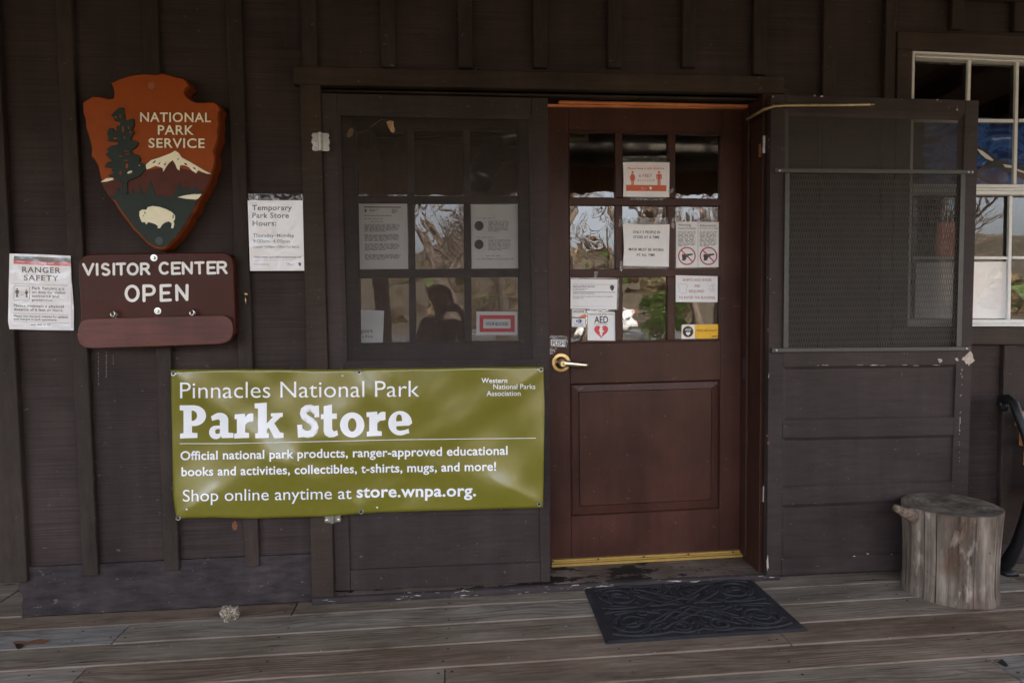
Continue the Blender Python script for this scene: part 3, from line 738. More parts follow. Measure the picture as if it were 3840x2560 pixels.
# brown casing round it
cs = MB()
cs.prism([(3367, 116), (4100, 146), (4100, 213), (3367, 181)], -.034, .033)
cs.prism([(3367, 182), (3422, 184), (3404, 1226), (3349, 1226)], -.032, .031)
cs.prism([(3349, 1227), (4062, 1229), (4062, 1293), (3349, 1290)], -.036, .035)
cs.prism([(4047, 214), (4100, 216), (4060, 1226), (4028, 1226)], -.032, .031)
cs.build('window_casing', M['trim'], HOUSE, bevel=.003)
v = MB()
v.prism([(3422, 182), (4100, 213), (4100, 230), (3422, 199)], -.010, .09)            # head
v.prism([(3422, 199.5), (3432, 200), (3413, 1197), (3403, 1197)], -.010, .09)        # side
v.prism([(3403, 1197.5), (4040, 1198), (4040, 1224), (3403, 1224)], -.014, .10)      # sill
v.prism([(3405, 1209), (4000, 1210), (4000, 1214), (3405, 1213)], -.018, .0035)
v.prism([(3432, 200), (4100, 231), (4100, 245), (3432, 214)], .022, .03)             # sash head
v.prism([(3425, 690), (4050, 692), (4050, 706), (3425, 704)], .004, .03)             # meeting rails
v.prism([(3425, 704.5), (4050, 706.5), (4050, 716), (3425, 714)], -.002, .036)
v.prism([(3425, 714.5), (4050, 716.5), (4050, 731), (3425, 729)], -.006, .04)
v.prism([(4040, 231), (4060, 232), (4040, 1197), (4018, 1197)], -.010, .09)
frame = v.build('window', M['vinyl'], HOUSE, bevel=.0015, recalc=False, label='white vinyl sash window beside the bench')
mu = MB(); Yg = .030
mu.prism([(3632, 214), (3643, 214), (3628, 690), (3617, 690)], Yg, .012)
mu.prism([(3811, 222), (3822, 222), (3812, 690), (3801, 690)], Yg, .012)
for a, b in ((3432, 3618), (3645, 3802), (3823, 4060)): mu.prism([(a, 446), (b, 448), (b, 459), (a, 457)], Yg + .001, .010)
mu.prism([(3600, 731), (3611, 731), (3596, 1197), (3585, 1197)], Yg - .012, .012)
mu.prism([(3786, 731), (3797, 731), (3789, 1197), (3778, 1197)], Yg - .012, .012)
for a, b in ((3425, 3586), (3611, 3779), (3798, 4060)): mu.prism([(a, 961), (b, 962), (b, 972), (a, 971)], Yg - .011, .010)
mu.build('muntin', M['vinyl'], frame, recalc=False)
for a, b in ((210, 700), (720, 1197)):
    g = MB(); g.sheet([(3426, a), (4100, a + 20), (4050, b), (3410, b)], .046 if a < 500 else .034); g.build('pane', M['glass2'], frame, recalc=False)

# ---- rooms, porch roof, posts
it = MB()
it.box(XL + .12, XR - .12, .30, 4.88, .0, .02, 1)
it.box(XL + .12, XR - .12, .13, 4.88, 3.15, 3.2, 0)
it.build('interior', [M['interior'], M['intfloor']], HOUSE)
iw = MB(); iw.box(XL + .13, XR - .13, 4.80, 4.87, .02, 3.15); iw.build('interior_wall', M['interior'], HOUSE)
rf = MB()
yzprism(rf, [(5.3, 4.3), (5.3, 4.2), (.0, 3.10), (-3.35, 2.56), (-3.35, 2.66), (.0, 3.24)], XL - 6, XR + .9)  # left end lengthened out of view to shade the side deck
yzprism(rf, [(5.301, 4.3), (5.301, 4.2), (10.6, 1.5), (10.6, 1.6)], XL - 6, XR + .9)  # unseen rear slope, added to keep the sun off the side deck
ROOF = rf.build('roof', M['roofwood'], HOUSE)
ra = MB()
for i in range(10):
    x = XL + .1 + i * .75; yzprism(ra, [(-.06, 3.085), (-3.3, 2.56), (-3.3, 2.46), (-.06, 2.96)], x, x + .05)
ra.build('rafter', M['roofwood'], ROOF)
bm_ = MB(); bm_.tube([(XL - .4 + i * .88, -2.72, 2.40 + .012 * math.sin(i * 1.9)) for i in range(10)], [.115 + .008 * math.sin(i * 2.3) for i in range(10)], 12)
bm_.build('porch_beam', M['log'], HOUSE, smooth=True)
for x in (-3.1 + .0, -.62, 3.05, 5.7):
    if x < XL - .4: continue
    p = MB(); p.tube([(x, -2.62, -.2), (x + .01, -2.62, 1.0), (x, -2.66, 2.36)], [.09, .082, .078], 14); p.build('porch_post', M['log'], HOUSE, smooth=True)

# ================================================================= DECK AND GROUND
dk = MB(); rr = random.Random(21)
PITCH = .1535; Y0 = -.129
joints = [(1105, 2281), (447, 2383), (300, 2530), (2948, 2395), (3738, 2490), (3812, 2170), (1668, 2530)]
jr = {}
for px, py in joints:
    q = G(px, py); k = math.floor((Y0 - q.y) / PITCH) + 1; jr.setdefault(k, []).append(q.x)
xl_, xr_ = -4.2, 5.2
joists = [G(387, 2299).x, G(1053, 2392).x, G(1676, 2272).x, G(2330, 2436).x, G(2880, 2400).x, G(3279, 2172).x, G(3640, 2200).x + .3, -2.3, 3.4]
nail = []
for k in range(17):
    ya = min(-.004, Y0 - (k - 1) * PITCH - .0055) if k else -.0125
    yb_ = Y0 - k * PITCH
    xs = [xl_] + sorted(jr.get(k, [])) + ([rr.uniform(-1, 2)] if k > 6 else []) + [xr_]
    for a, b in zip(xs, xs[1:]):
        nseg = max(1, int((b - a) / .5)); z = rr.uniform(-.0012, .0012)
        dk.box(a + .0015, b - .0015, yb_, ya, -.034 + z, z)
    for jx in joists + [q + s_ for q in jr.get(k, []) for s_ in (-.03, .03)]:
        for t_ in (.22, .76):
            if rr.random() < .93: nail.append((jx + rr.uniform(-.012, .012), ya + (yb_ - ya) * (t_ + rr.uniform(-.06, .06))))
for k in range(9):                                   # boards of the side deck run the other way
    xb_ = XL - .036 - k * .1535
    dk.box(xb_ - .148, xb_ + (.03 if k == 0 else 0), -.0, 4.5, -.034, -.001)
dk.box(xl_, xr_, -2.53, -2.49, -.20, -.036)
DECK = dk.build('deck', M['deck'], None, bevel=.0045, recalc=True, seg=2); setp(DECK, kind='structure')
DECK['label'] = 'weathered grey and reddish wooden porch deck'
nl = MB()
for x, y in nail:
    rx = rr.uniform(.004, .007); nl.add([(x + rx * math.cos(2 * math.pi * i / 8), y + rx * .75 * math.sin(2 * math.pi * i / 8), .0022) for i in range(8)], [list(range(8))])
nl.build('nail_heads', plain('dark_nail_stain', lin(34, 31, 30), .8, var=.3), DECK, recalc=False)
gt = MB(); rr = random.Random(55)
for i in range(110):
    x = rr.uniform(-2.2, 3.0); y = -abs(rr.gauss(.02, .35)) - .07; s_ = rr.uniform(.0009, .0024); a = rr.uniform(0, 6.28); l_ = rr.uniform(1, 3.2)
    u = Vector((math.cos(a), math.sin(a), 0)) * s_ * l_; v_ = Vector((-math.sin(a), math.cos(a), 0)) * s_; c_ = Vector((x, y, .0022))
    gt.add([c_ - u - v_, c_ + u - v_ * .4, c_ + u * .7 + v_, c_ - u * .8 + v_, c_ + Vector((0, 0, s_ * .8))], [[0, 1, 4], [1, 2, 4], [2, 3, 4], [3, 0, 4]], rr.choice((0, 0, 1, 2)))
go_ = gt.build('grit', [plain('pale_grit', lin(150, 142, 130), .9, var=.3, scale=200), M['leafdry'], plain('dark_grit', lin(48, 42, 38), .9)], None, recalc=False); setp(go_, kind='stuff')
rt_ = MB()
def gpoly(mb, pts, z, mi=0):
    p = [G(x, y, z) for x, y in pts]
    a = sum(p[i].x * p[(i + 1) % len(p)].y - p[(i + 1) % len(p)].x * p[i].y for i in range(len(p)))
    if a < 0: p.reverse()
    mb.add(p, [list(range(len(p)))], mi)
gpoly(rt_, [(46, 2406), (60, 2402), (100, 2404), (130, 2398), (150, 2393), (175, 2398), (186, 2403), (160, 2412), (120, 2413), (90, 2418), (84, 2428), (66, 2434), (60, 2420)], .0030, 0)
gpoly(rt_, [(54, 2412), (70, 2412), (92, 2416), (84, 2420), (76, 2432), (64, 2432)], .0036, 1)
gpoly(rt_, [(3756, 2470), (3768, 2478), (3782, 2496), (3770, 2498), (3750, 2486), (3744, 2478)], .0030, 1)
gpoly(rt_, [(3722, 2474), (3742, 2468), (3756, 2472), (3744, 2478), (3736, 2484)], .0033, 0)
gpoly(rt_, [(3640, 2286), (3665, 2281), (3700, 2278), (3690, 2284), (3655, 2290)], .0030, 0)
rt_.build('split_wood', [M['orangechip'], M['black']], DECK, recalc=False)

gr = MB(); ng = 40
def gz(x, y):
    d = -y
    z = -.22 - .02 * math.sin(x * .7) * math.cos(y * .9)
    if d > 40: z += (d - 40) * .112 * (1 + .25 * math.sin(x * .035 + 1) + .12 * math.sin(x * .11))
    return z
xs = [-220 + i * 440 / 60 for i in range(61)]; ys = [30 - i * 1.2 for i in range(45)] + [-24 - i * 5 for i in range(1, 40)]
vs = [(x, y, gz(x, y)) for y in ys for x in xs]; nxx = len(xs)
gr.add(vs, [[j * nxx + i, (j + 1) * nxx + i, (j + 1) * nxx + i + 1, j * nxx + i + 1] for j in range(len(ys) - 1) for i in range(nxx - 1)])
def groundmat():
    m, nt, b = nodes('dry_grass_and_leaf_litter')
    co = coords(nt, (1, 1, 1)); a = noise(nt, co, .35, 6, .6); d = noise(nt, co, 6, 5, .65)
    c = mixc(nt, ramp(nt, a, .35, .65), lin(88, 76, 60), lin(72, 66, 46))
    c = mixc(nt, .7, c, ramp(nt, d, .25, .75, (.2, .18, .17, 1), (.8, .8, .8, 1)), 'OVERLAY')
    nt.links.new(c, b.inputs['Base Color']); b.inputs['Roughness'].default_value = .95
    return m
g_ = gr.build('ground', groundmat(), None, smooth=True, recalc=False); setp(g_, kind='structure')
rd = MB(); rd.box(-60, 60, -35.5, -27.5, -.26, -.195); rdo = rd.build('road', plain('pale_asphalt', (.16, .155, .15, 1), .85, var=.2, scale=8), None); setp(rdo, kind='structure')

# ================================================================= SIGNS ON THE WALL
# --- the arrowhead emblem
YA = -.088
A = thing('arrowhead_sign', 'brown arrowhead emblem with a tall tree, snowy mountain and white bison', 'sign', P(660, 640, YA))
k = lambda pts: off(pts, 1.96, 0, 200)
outl = [(810,215),(880,180),(960,155),(1050,145),(1160,150),(1190,140),(1250,155),(1300,170),(1345,178),(1370,195),(1385,225),(1395,245),(1370,262),(1360,285),(1370,310),(1400,335),(1440,355),(1500,355),(1570,352),(1605,375),(1625,410),(1610,440),(1608,480),(1615,520),(1605,570),(1608,620),(1590,680),(1575,720),(1585,770),(1580,830),(1560,880),(1550,930),(1520,980),(1500,1030),(1470,1070),(1450,1120),(1440,1160),(1400,1200),(1385,1245),(1340,1310),(1310,1355),(1270,1390),(1230,1435),(1190,1450),(1140,1442),(1090,1410),(1060,1380),(1020,1340),(975,1300),(940,1250),(900,1200),(860,1140),(840,1105),(800,1060),(770,1010),(745,960),(735,925),(725,880),(715,830),(690,785),(665,760),(668,700),(655,640),(640,590),(625,545),(622,490),(605,430),(603,360),(630,340),(680,310),(740,315),(800,330),(830,325),(832,290),(825,255)]
cx0, cy0 = 1110, 760
def shrink(pts, d):
    out = []; n = len(pts); s_ = 1 if sarea(pts) > 0 else -1
    for i in range(n):
        a, b, c = pts[(i - 1) % n], pts[i], pts[(i + 1) % n]
        dx, dy = c[0] - a[0], c[1] - a[1]; l = math.hypot(dx, dy) or 1
        out.append((b[0] - dy / l * d * s_, b[1] + dx / l * d * s_))
    return out
mb = MB(); o1 = k(outl); o2 = k(shrink(outl, 12))
if sarea(o1) > 0: o1 = o1[::-1]; o2 = o2[::-1]
F0 = [P(x, y, YA) for x, y in o2]; F1 = [P(x, y, YA) for x, y in o1]; n = len(F1)
F1 = [q + Vector((0, .008, 0)) for q in F1]; F2 = [q + Vector((0, .062, 0)) for q in F1]
mb.add(F0, [list(range(n))], 0)
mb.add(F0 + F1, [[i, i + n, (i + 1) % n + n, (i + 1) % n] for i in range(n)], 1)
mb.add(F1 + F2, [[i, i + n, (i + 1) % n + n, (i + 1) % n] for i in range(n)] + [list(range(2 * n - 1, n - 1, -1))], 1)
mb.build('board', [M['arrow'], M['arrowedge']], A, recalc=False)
def relief(name, polys, mat, h, parent=A, mp=k, Y=YA):
    m = MB()
    for p in polys: m.prism(mp(p), Y - h, h - .0005)
    return m.build(name, mat, parent, bevel=.0008, recalc=False)
relief('mountain', [[(740,945),(830,932),(1000,920),(1075,860),(1200,840),(1270,785),(1340,850),(1450,868),(1552,888),(1530,950),(1500,1010),(1480,1040),(1440,1080),(1270,1100),(1000,1100),(830,1075),(770,1005)]], M['mount'], .002)
relief('meadow', [[(800,1050),(840,1040),(865,985),(885,1010),(960,1030),(975,990),(990,1030),(1005,1030),(1025,960),(1050,1030),(1075,1030),(1103,930),(1150,1045),(1270,1052),(1300,980),(1315,945),(1335,1010),(1350,975),(1360,1000),(1375,970),(1395,1005),(1415,1000),(1438,975),(1455,1005),(1490,1010),(1470,1060),(1450,1085),(1430,1120),(1410,1165),(1380,1220),(1340,1285),(1290,1350),(1225,1415),(1185,1430),(1135,1418),(1085,1385),(1035,1330),(990,1285),(955,1240),(915,1185),(875,1128),(850,1085)]], M['pine'], .0035)
relief('snow_relief', [[(1075,855),(1070,820),(1110,785),(1160,770),(1240,740),(1265,728),(1285,715),(1310,730),(1335,765),(1400,800),(1450,830),(1500,860),(1552,886),(1520,885),(1480,870),(1455,858),(1440,882),(1410,862),(1385,835),(1350,822),(1322,822),(1316,862),(1300,848),(1288,815),(1268,785),(1245,802),(1225,828),(1198,870),(1195,845),(1180,836),(1140,826),(1100,846)],
                [(738,946),(780,918),(830,915),(832,930),(780,945)], [(1305,1058),(1350,1045),(1420,1035),(1482,1035),(1460,1065),(1440,1075),(1370,1070)]], M['cream'], .0055)  # cream relief paint: snowfields and lake of the emblem
relief('snow_dot', [[(1115,810),(1135,790),(1148,785),(1135,805)], [(1160,815),(1180,795),(1172,818)], [(1200,820),(1225,795),(1212,825)], [(1300,780),(1312,768),(1312,784)], [(1350,805),(1368,808),(1378,825),(1360,820)], [(1415,835),(1432,840),(1440,855),(1425,850)]], M['mount'], .0062)
relief('bison', [[(1023,1190),(1025,1160),(1045,1148),(1075,1150),(1085,1130),(1120,1122),(1170,1128),(1220,1145),(1260,1165),(1285,1190),(1285,1220),(1275,1230),(1280,1255),(1272,1285),(1257,1285),(1262,1250),(1240,1235),(1210,1245),(1190,1260),(1174,1285),(1156,1285),(1160,1270),(1140,1255),(1110,1245),(1088,1240),(1075,1258),(1062,1240),(1042,1242),(1030,1215)]], M['cream'], .006)
relief('bison_dot', [[(1046,1194),(1060,1190),(1056,1200)], [(1062,1160),(1070,1172),(1066,1186),(1060,1172)], [(1268,1190),(1278,1184),(1274,1212),(1268,1222)]], M['pine'], .0066)
TR = [(875,400),(908,398),(905,425),(915,450),(915,490),(940,495),(960,480),(982,480),(985,530),(970,560),(985,590),(965,610),(960,640),(1000,645),(1018,660),(1000,690),(960,715),(980,740),(1015,745),(1030,770),(1025,800),(1065,815),(1070,850),(1050,870),(1035,895),(1000,915),(960,930),(935,940),(935,1035),(893,1035),(893,945),(860,940),(840,920),(790,900),(835,880),(815,860),(830,845),(765,835),(790,800),(825,790),(800,770),(775,745),(800,715),(780,710),(810,680),(870,668),(850,650),(790,645),(795,610),(785,590),(800,550),(830,550),(835,580),(855,575),(855,535),(880,530),(885,510),(840,495),(835,475),(815,455),(850,420)]
relief('pine_tree', [TR], M['pine'], .0075)
relief('tree_dot', [ell(850, 470, 8, 9, 8), ell(883, 462, 5, 14, 8), ell(848, 625, 16, 8, 8), ell(903, 560, 7, 26, 8), ell(945, 548, 5, 12, 8), ell(958, 580, 5, 9, 8), ell(915, 620, 5, 14, 8), ell(930, 718, 20, 4, 8), ell(935, 742, 18, 4, 8), ell(885, 756, 12, 5, 8), ell(932, 828, 10, 20, 8), ell(885, 880, 8, 16, 8), ell(925, 788, 20, 4, 8)], M['arrow'], .0082)
relief('tree_spot', [[(932,878),(950,864),(972,862),(968,878),(940,886)], [(1016,822),(1030,822),(1026,830)]], M['cream'], .0082)  # cream relief paint on the emblem's tree
lt = MB()
for s_, x0, x1, yb in (('NATIONAL', 1030, 1550, 503), ('PARK', 1160, 1424, 597), ('SERVICE', 1092, 1504, 693)):
    (a, b), (c, _) = k([(x0, yb), (x1, yb)])
    text(lt, s_, a, c, b, 34, YA - .001, bold=.016, sp=1.08, ext=.03, slope=.006)
lt.build('lettering', M['cream'], A, recalc=False)
bt = MB(); bt.lathe(P(568, 322, YA), [(-.003, .002), (-.002, .0135), (.001, .014)], 'y', 18, 0); bt.lathe(P(598, 903, YA - .004), [(-.003, .002), (-.002, .0150), (.001, .0155)], 'y', 18, 1)
bt.build('plug', [plain('pinkish_brown_plug', lin(150, 84, 56), .5), plain('dark_green_plug', lin(44, 54, 52), .45)], A)

# --- routed VISITOR CENTER sign
YV = -.078
V_ = thing('wooden_sign', 'brown routed wooden sign with rounded corners under the arrowhead emblem', 'sign', P(590, 1080, YV))
q = lambda pts: off(pts, 2.352, 0, 900)
mb = MB()
mb.prism(q([(688,260),(690,215),(702,175),(730,145),(775,126),(850,121),(1400,114),(1960,107),(2010,122),(2040,150),(2056,195),(2062,300),(2074,700),(2075,830),(2030,850),(1400,872),(800,886),(715,870),(708,600)]), YV, .048)
mb.build('board', M['signbrown'], V_, bevel=.005, seg=2, recalc=False)
lw = MB()
def ST(strokes, w=22):
    for s_ in strokes: stroke(lw, q(s_), w / 2.352, YV - .0016, t=.002)
def arc(cx, cy, rx, ry, a0, a1, n=14): return [(cx + rx * math.cos(R(a0 + (a1 - a0) * i / n)), cy + ry * math.sin(R(a0 + (a1 - a0) * i / n))) for i in range(n + 1)]
ST([[(735,214),(780,304),(820,212)], [(855,213),(857,304)], [(1003,211),(1004,302)], [(1030,211),(1100,209)], [(1067,211),(1069,302)]])
ST([arc(930, 236, 28, 25, -40, -200, 10) + arc(932, 282, 30, 24, -70, 140, 12)])
ST([arc(1170, 256, 42, 46, 0, 360, 20)])
ST([[(1246,300),(1245,210)] + arc(1280, 232, 28, 23, -90, 90, 10) + [(1248,256)], [(1280,256),(1314,298)]])
ST([arc(1450, 248, 40, 47, -50, -310, 18)])
ST([[(1588,201),(1518,203),(1520,297),(1586,294)], [(1520,249),(1575,247)], [(1616,295),(1613,202),(1688,292),(1690,199)], [(1722,200),(1792,198)], [(1757,200),(1760,292)], [(1898,195),(1832,197),(1834,293),(1896,291)], [(1834,244),(1886,242)]])
ST([[(1922,290),(1920,196)] + arc(1962, 218, 28, 23, -90, 90, 10) + [(1924,242)], [(1960,242),(1995,290)]])
ST([arc(1165, 470, 53, 64, 0, 360, 24)], 26)
ST([[(1270,534),(1268,404)] + arc(1320, 442, 40, 38, -90, 90, 12) + [(1272,482)]], 26)
ST([[(1500,400),(1420,403),(1422,532),(1502,528)], [(1422,468),(1486,465)], [(1560,526),(1557,402),(1648,524),(1650,400)]], 26)
lw.build('lettering', M['letterwhite'], V_, recalc=False)
for cx_, cy_ in ((1360, 158), (1393, 625)):
    m = MB(); c_ = P(*q([(cx_, cy_)])[0], YV)
    m.lathe(c_, [(-.001, .0135), (-.003, .0135), (-.0032, .008)], 'y', 20, 0); m.lathe(c_, [(-.0033, .0075), (-.009, .0075), (-.010, .005)], 'y', 6, 0)
    m.build('bolt', M['steel'], V_)
for cx_ in (1020, 1712):
    m = MB(); c_ = P(*q([(cx_, 622 if cx_ < 1500 else 610)])[0], YV)
    pts = [c_ + Vector((0, .004, .0)), c_ + Vector((0, -.012, 0))] + [c_ + Vector((.010 * math.sin(a), -.022 - .004 * math.sin(a), -.012 + .012 * math.cos(a))) for a in [i * .5 for i in range(1, 11)]]
    m.tube(pts, .0032, 8); m.build('screw_hook', M['steel'], V_, smooth=True)
PL = thing('hanging_plaque', 'blank purple-brown wooden plaque with round ends hanging from two hooks', 'plaque', P(590, 1245, YV - .03))
mb = MB()
mb.prism(q([(692,770),(710,725),(740,702),(790,692),(1390,676),(1960,660),(2010,678),(2042,715),(2056,770),(2053,830),(2030,880),(1990,906),(1930,918),(1390,938),(790,956),(735,943),(700,912),(682,860),(684,810)]), YV - .030, .022)
mb.build('board', M['plaque'], PL, bevel=.003, seg=2, recalc=False)
m = MB()
for p_ in ([(1160,905),(1300,900),(1420,904),(1490,908),(1400,916),(1280,914),(1180,912)], [(680,826),(700,824),(715,832),(728,842),(705,848),(684,842)], [(1355,676),(1390,674),(1392,682),(1360,684)]): m.prism(q(p_), YV - .0304, .0008)
m.build('bare_split', M['orangechip'], PL, recalc=False)
for cx_ in (1022, 1715):
    m = MB(); c_ = P(*q([(cx_, 668 if cx_ < 1500 else 655)])[0], YV - .018)
    m.tube([c_ + Vector((0, 0, -.012))] + [c_ + Vector((.0, .008 * math.sin(a), .004 - .008 * math.cos(a))) for a in [i * .6 for i in range(0, 11)]], .002, 6)
    m.build('screw_eye', M['steel'], PL, smooth=True)
m = MB(); c_ = P(875, 1235, -.05); m.tube([c_, c_ + Vector((.012, -.004, .0)), c_ + Vector((.020, -.004, -.001))], .0018, 6); m.build('nail', M['brass'], PL)
HK = thing('brass_hook', 'small brass screw hook on the batten beside the brown wooden sign', 'hook', P(922, 1120, -.03))
m = MB(); c_ = P(922, 1104, -.027)
m.lathe(c_, [(-.001, .009), (-.003, .006)], 'y', 12)
m.tube([c_ + Vector((.0, 0, 0)), c_ + Vector((.002, -.014, -.004)), c_ + Vector((.003, -.016, -.03)), c_ + Vector((.004, -.012, -.040)), c_ + Vector((-.004, -.012, -.044))], .0022, 8)
m.build('hook', M['brass'], HK, smooth=True)

# --- paper notices on the wall
def fig(mb, cx, y0, h, Y, mi, skirt=False, hat=False):
    """standing figure pictogram"""
    u = h / 100
    mb.prism(ell(cx, y0 + 9 * u, 8 * u, 9 * u, 14), Y, .0004, mi)
    if hat: mb.sheet([(cx - 14 * u, y0 + 7 * u), (cx + 14 * u, y0 + 7 * u), (cx + 8 * u, y0 + 1 * u), (cx - 8 * u, y0 + 1 * u)], Y - .0002, mi)
    if skirt: p = [(cx - 9 * u, y0 + 21 * u), (cx + 9 * u, y0 + 21 * u), (cx + 22 * u, y0 + 50 * u), (cx + 17 * u, y0 + 53 * u), (cx + 9 * u, y0 + 36 * u), (cx + 19 * u, y0 + 68 * u), (cx + 9 * u, y0 + 68 * u), (cx + 9 * u, y0 + 100 * u), (cx + 1 * u, y0 + 100 * u), (cx + 1 * u, y0 + 68 * u), (cx - 1 * u, y0 + 68 * u), (cx - 1 * u, y0 + 100 * u), (cx - 9 * u, y0 + 100 * u), (cx - 9 * u, y0 + 68 * u), (cx - 19 * u, y0 + 68 * u), (cx - 9 * u, y0 + 36 * u), (cx - 17 * u, y0 + 53 * u), (cx - 22 * u, y0 + 50 * u)]
    else: p = [(cx - 14 * u, y0 + 21 * u), (cx + 14 * u, y0 + 21 * u), (cx + 20 * u, y0 + 28 * u), (cx + 20 * u, y0 + 58 * u), (cx + 14 * u, y0 + 58 * u), (cx + 13 * u, y0 + 34 * u), (cx + 11 * u, y0 + 34 * u), (cx + 11 * u, y0 + 100 * u), (cx + 1.5 * u, y0 + 100 * u), (cx + 1.5 * u, y0 + 60 * u), (cx - 1.5 * u, y0 + 60 * u), (cx - 1.5 * u, y0 + 100 * u), (cx - 11 * u, y0 + 100 * u), (cx - 11 * u, y0 + 34 * u), (cx - 13 * u, y0 + 34 * u), (cx - 14 * u, y0 + 58 * u), (cx - 20 * u, y0 + 58 * u), (cx - 20 * u, y0 + 28 * u)]
    mb.sheet(p, Y - .0001, mi)
def minishield(mb, cx, cy, s_, Y, mi=0, mi2=None):
    p = [(cx + (x - 1110) / 1310 * s_, cy + (y - 795) / 1310 * s_) for x, y in outl[::2]]
    mb.prism(p, Y, .0004, mi)
    if mi2 is not None:
        mb.prism([(cx - .2 * s_, cy - .1 * s_), (cx + .22 * s_, cy - .1 * s_), (cx + .15 * s_, cy + .08 * s_), (cx - .12 * s_, cy + .08 * s_)], Y - .0004, .0004, mi2)
YR = -.034
RS = thing('safety_notice', 'white ranger safety notice in a clear sleeve at the left end of the wall', 'notice', P(155, 1095, YR))
z3 = lambda pts: off(pts, 3.92, 0, 900)
mb = MB(); mb.prism(z3([(140,198),(600,212),(1036,232),(1050,560),(1085,1000),(1082,1328),(600,1322),(140,1308),(118,1200)]), YR + .002, .0012); mb.build('backing', M['white'], RS, recalc=False)
mb = MB(); mb.prism(z3([(150,215),(1036,240),(1058,1290),(150,1270),(135,700)]), YR, .0014); mb.build('paper', M['paper'], RS, recalc=False)
mb = MB(); mb.prism(z3([(205,234),(600,248),(1036,266),(1036,330),(600,312),(203,298)]), YR - .0004, .0003, 0); mb.build('band', [paint('dark_scenic_photo_print', lin(70, 72, 78), .3, (60, 30, 60), .8, 0, .6)], RS, recalc=False)
mb = MB(); mb.prism(z3([(203,298),(600,312),(1036,331),(1034,385),(600,368),(200,350)]), YR - .0004, .0003, 0); mb.build('band', [M['red']], RS, recalc=False)
mb = MB()
def tz(s_, x0, x1, yb, cap, **kw):
    (a, b), (c, _) = z3([(x0, yb), (x1, yb)]); text(mb, s_, a, c, b, cap / 3.92, YR - .0006, slope=kw.pop('slope', .022), **kw)
tz('RANGER', 325, 890, 474, 80, bold=.016, sp=1.1); tz('SAFETY', 350, 862, 590, 78, bold=.016, sp=1.1)
tz('Park Rangers are', 472, 945, 725, 42, bold=.008); tz('on duty for visitor', 470, 970, 782, 40, bold=.008); tz('assistance and', 470, 868, 838, 40, bold=.008); tz('protection.', 470, 778, 896, 40, bold=.008)
tz('Please maintain a physical', 203, 935, 980, 40, bold=.008); tz('distance of 6 feet or more.', 203, 932, 1036, 40, bold=.008)
tz('Please visit the park website for updates', 203, 1002, 1128, 28, bold=.016); tz('and changes in park operations.', 203, 838, 1172, 28, bold=.016)
tz('6 feet', 282, 355, 774, 16); tz('1.8m', 290, 352, 812, 16)
for (x0, y0, x1, y1) in ((190, 640, 1003, 667), (195, 1074, 1002, 1100), (200, 1198, 1008, 1222)): ribbon(mb, z3([(x0, y0), (x1, y1)]), .9, YR - .0008, t=.0002)
ribbon(mb, z3([(225,672),(420,680),(438,700),(432,870),(412,888),(220,882),(203,862),(208,690)]), 1.1, YR - .0008, t=.0002, closed=True)
(fx, fy), (gx, gy) = z3([(252, 706), (390, 726)]); fig(mb, fx, fy, 34, YR - .0006, 0, hat=True); fig(mb, gx, gy, 30, YR - .0006, 0)
lines(mb, *[v for v in (z3([(455, 0)])[0][0], z3([(760, 0)])[0][0])], z3([(0, 1248)])[0][1], 4, 1, YR - .0006, h=3, last=1)
mb.build('lettering', M['ink'], RS, recalc=False)
mb = MB(); tz('COVID-19 SAFETY ALERT', 450, 790, 350, 24, bold=.01); mb.build('lettering', M['white'], RS, recalc=False)
mb = MB(); mb.sheet(z3([(140,199),(600,213),(1036,233),(1050,560),(1085,1000),(1082,1328),(600,1321),(140,1308),(119,1200)]), YR - .004); mb.build('sleeve', M['sleeve'], RS, recalc=False)

YT = -.032
TH = thing('hours_notice', 'white paper with temporary park store hours pinned beside the door casing', 'notice', P(1037, 870, YT))
z4 = lambda pts: off(pts, 4.48, 900, 700)
mb = MB(); mb.prism(z4([(128,228),(1065,232),(1085,800),(1102,1410),(170,1415),(148,800)]), YT, .0014); mb.build('paper', M['paper'], TH, recalc=False)
mb = MB()
def tz(s_, x0, x1, yb, cap, **kw):
    (a, b), (c, _) = z4([(x0, yb), (x1, yb)]); text(mb, s_, a, c, b, cap / 4.48, YT - .0006, **kw)
tz('Temporary', 203, 872, 395, 84, bold=.02, sp=1.08); tz('Park Store', 207, 820, 525, 84, bold=.02, sp=1.08); tz('Hours:', 210, 610, 655, 84, bold=.02, sp=1.08)
tz('Thursday–Monday', 220, 910, 848, 58, bold=.01, sp=1.04); tz('9:00am–4:00pm', 220, 832, 944, 58); tz('Closed 12:00pm–1:00pm for lunch.', 224, 1000, 1028, 40, bold=.005)
tz("We're always open online at store.wnpa.org!", 230, 1027, 1197, 32, bold=.016); tz('Pinnacles National Park', 234, 488, 1314, 22)
ribbon(mb, z4([(245, 1236), (1030, 1231)]), .6, YT - .0008, t=.0002)
tz('Western', 775, 842, 1293, 14, bold=.01); tz('National Parks', 808, 915, 1309, 14); tz('Association', 788, 878, 1326, 14)
minishield(mb, *z4([(1003, 1305)])[0], 15, YT - .0006)
mb.build('lettering', M['ink'], TH, recalc=False)
mb = MB(); mb.sheet(z4([(134,118),(1062,126),(1066,233),(1085,800),(1103,1412),(168,1416),(147,800),(127,228)]), YT - .003); mb.build('sleeve', M['sleeve'], TH, recalc=False)
m = MB(); m.lathe(P(964, 740, YT - .003), [(-.003, .003), (-.002, .0045), (.002, .0045)], 'y', 12, 0); m.tube([P(1102, 740, YT - .002), P(1113, 747, YT - .006)], .0035, 8, 1); m.build('pin', [M['steel'], M['black']], TH)

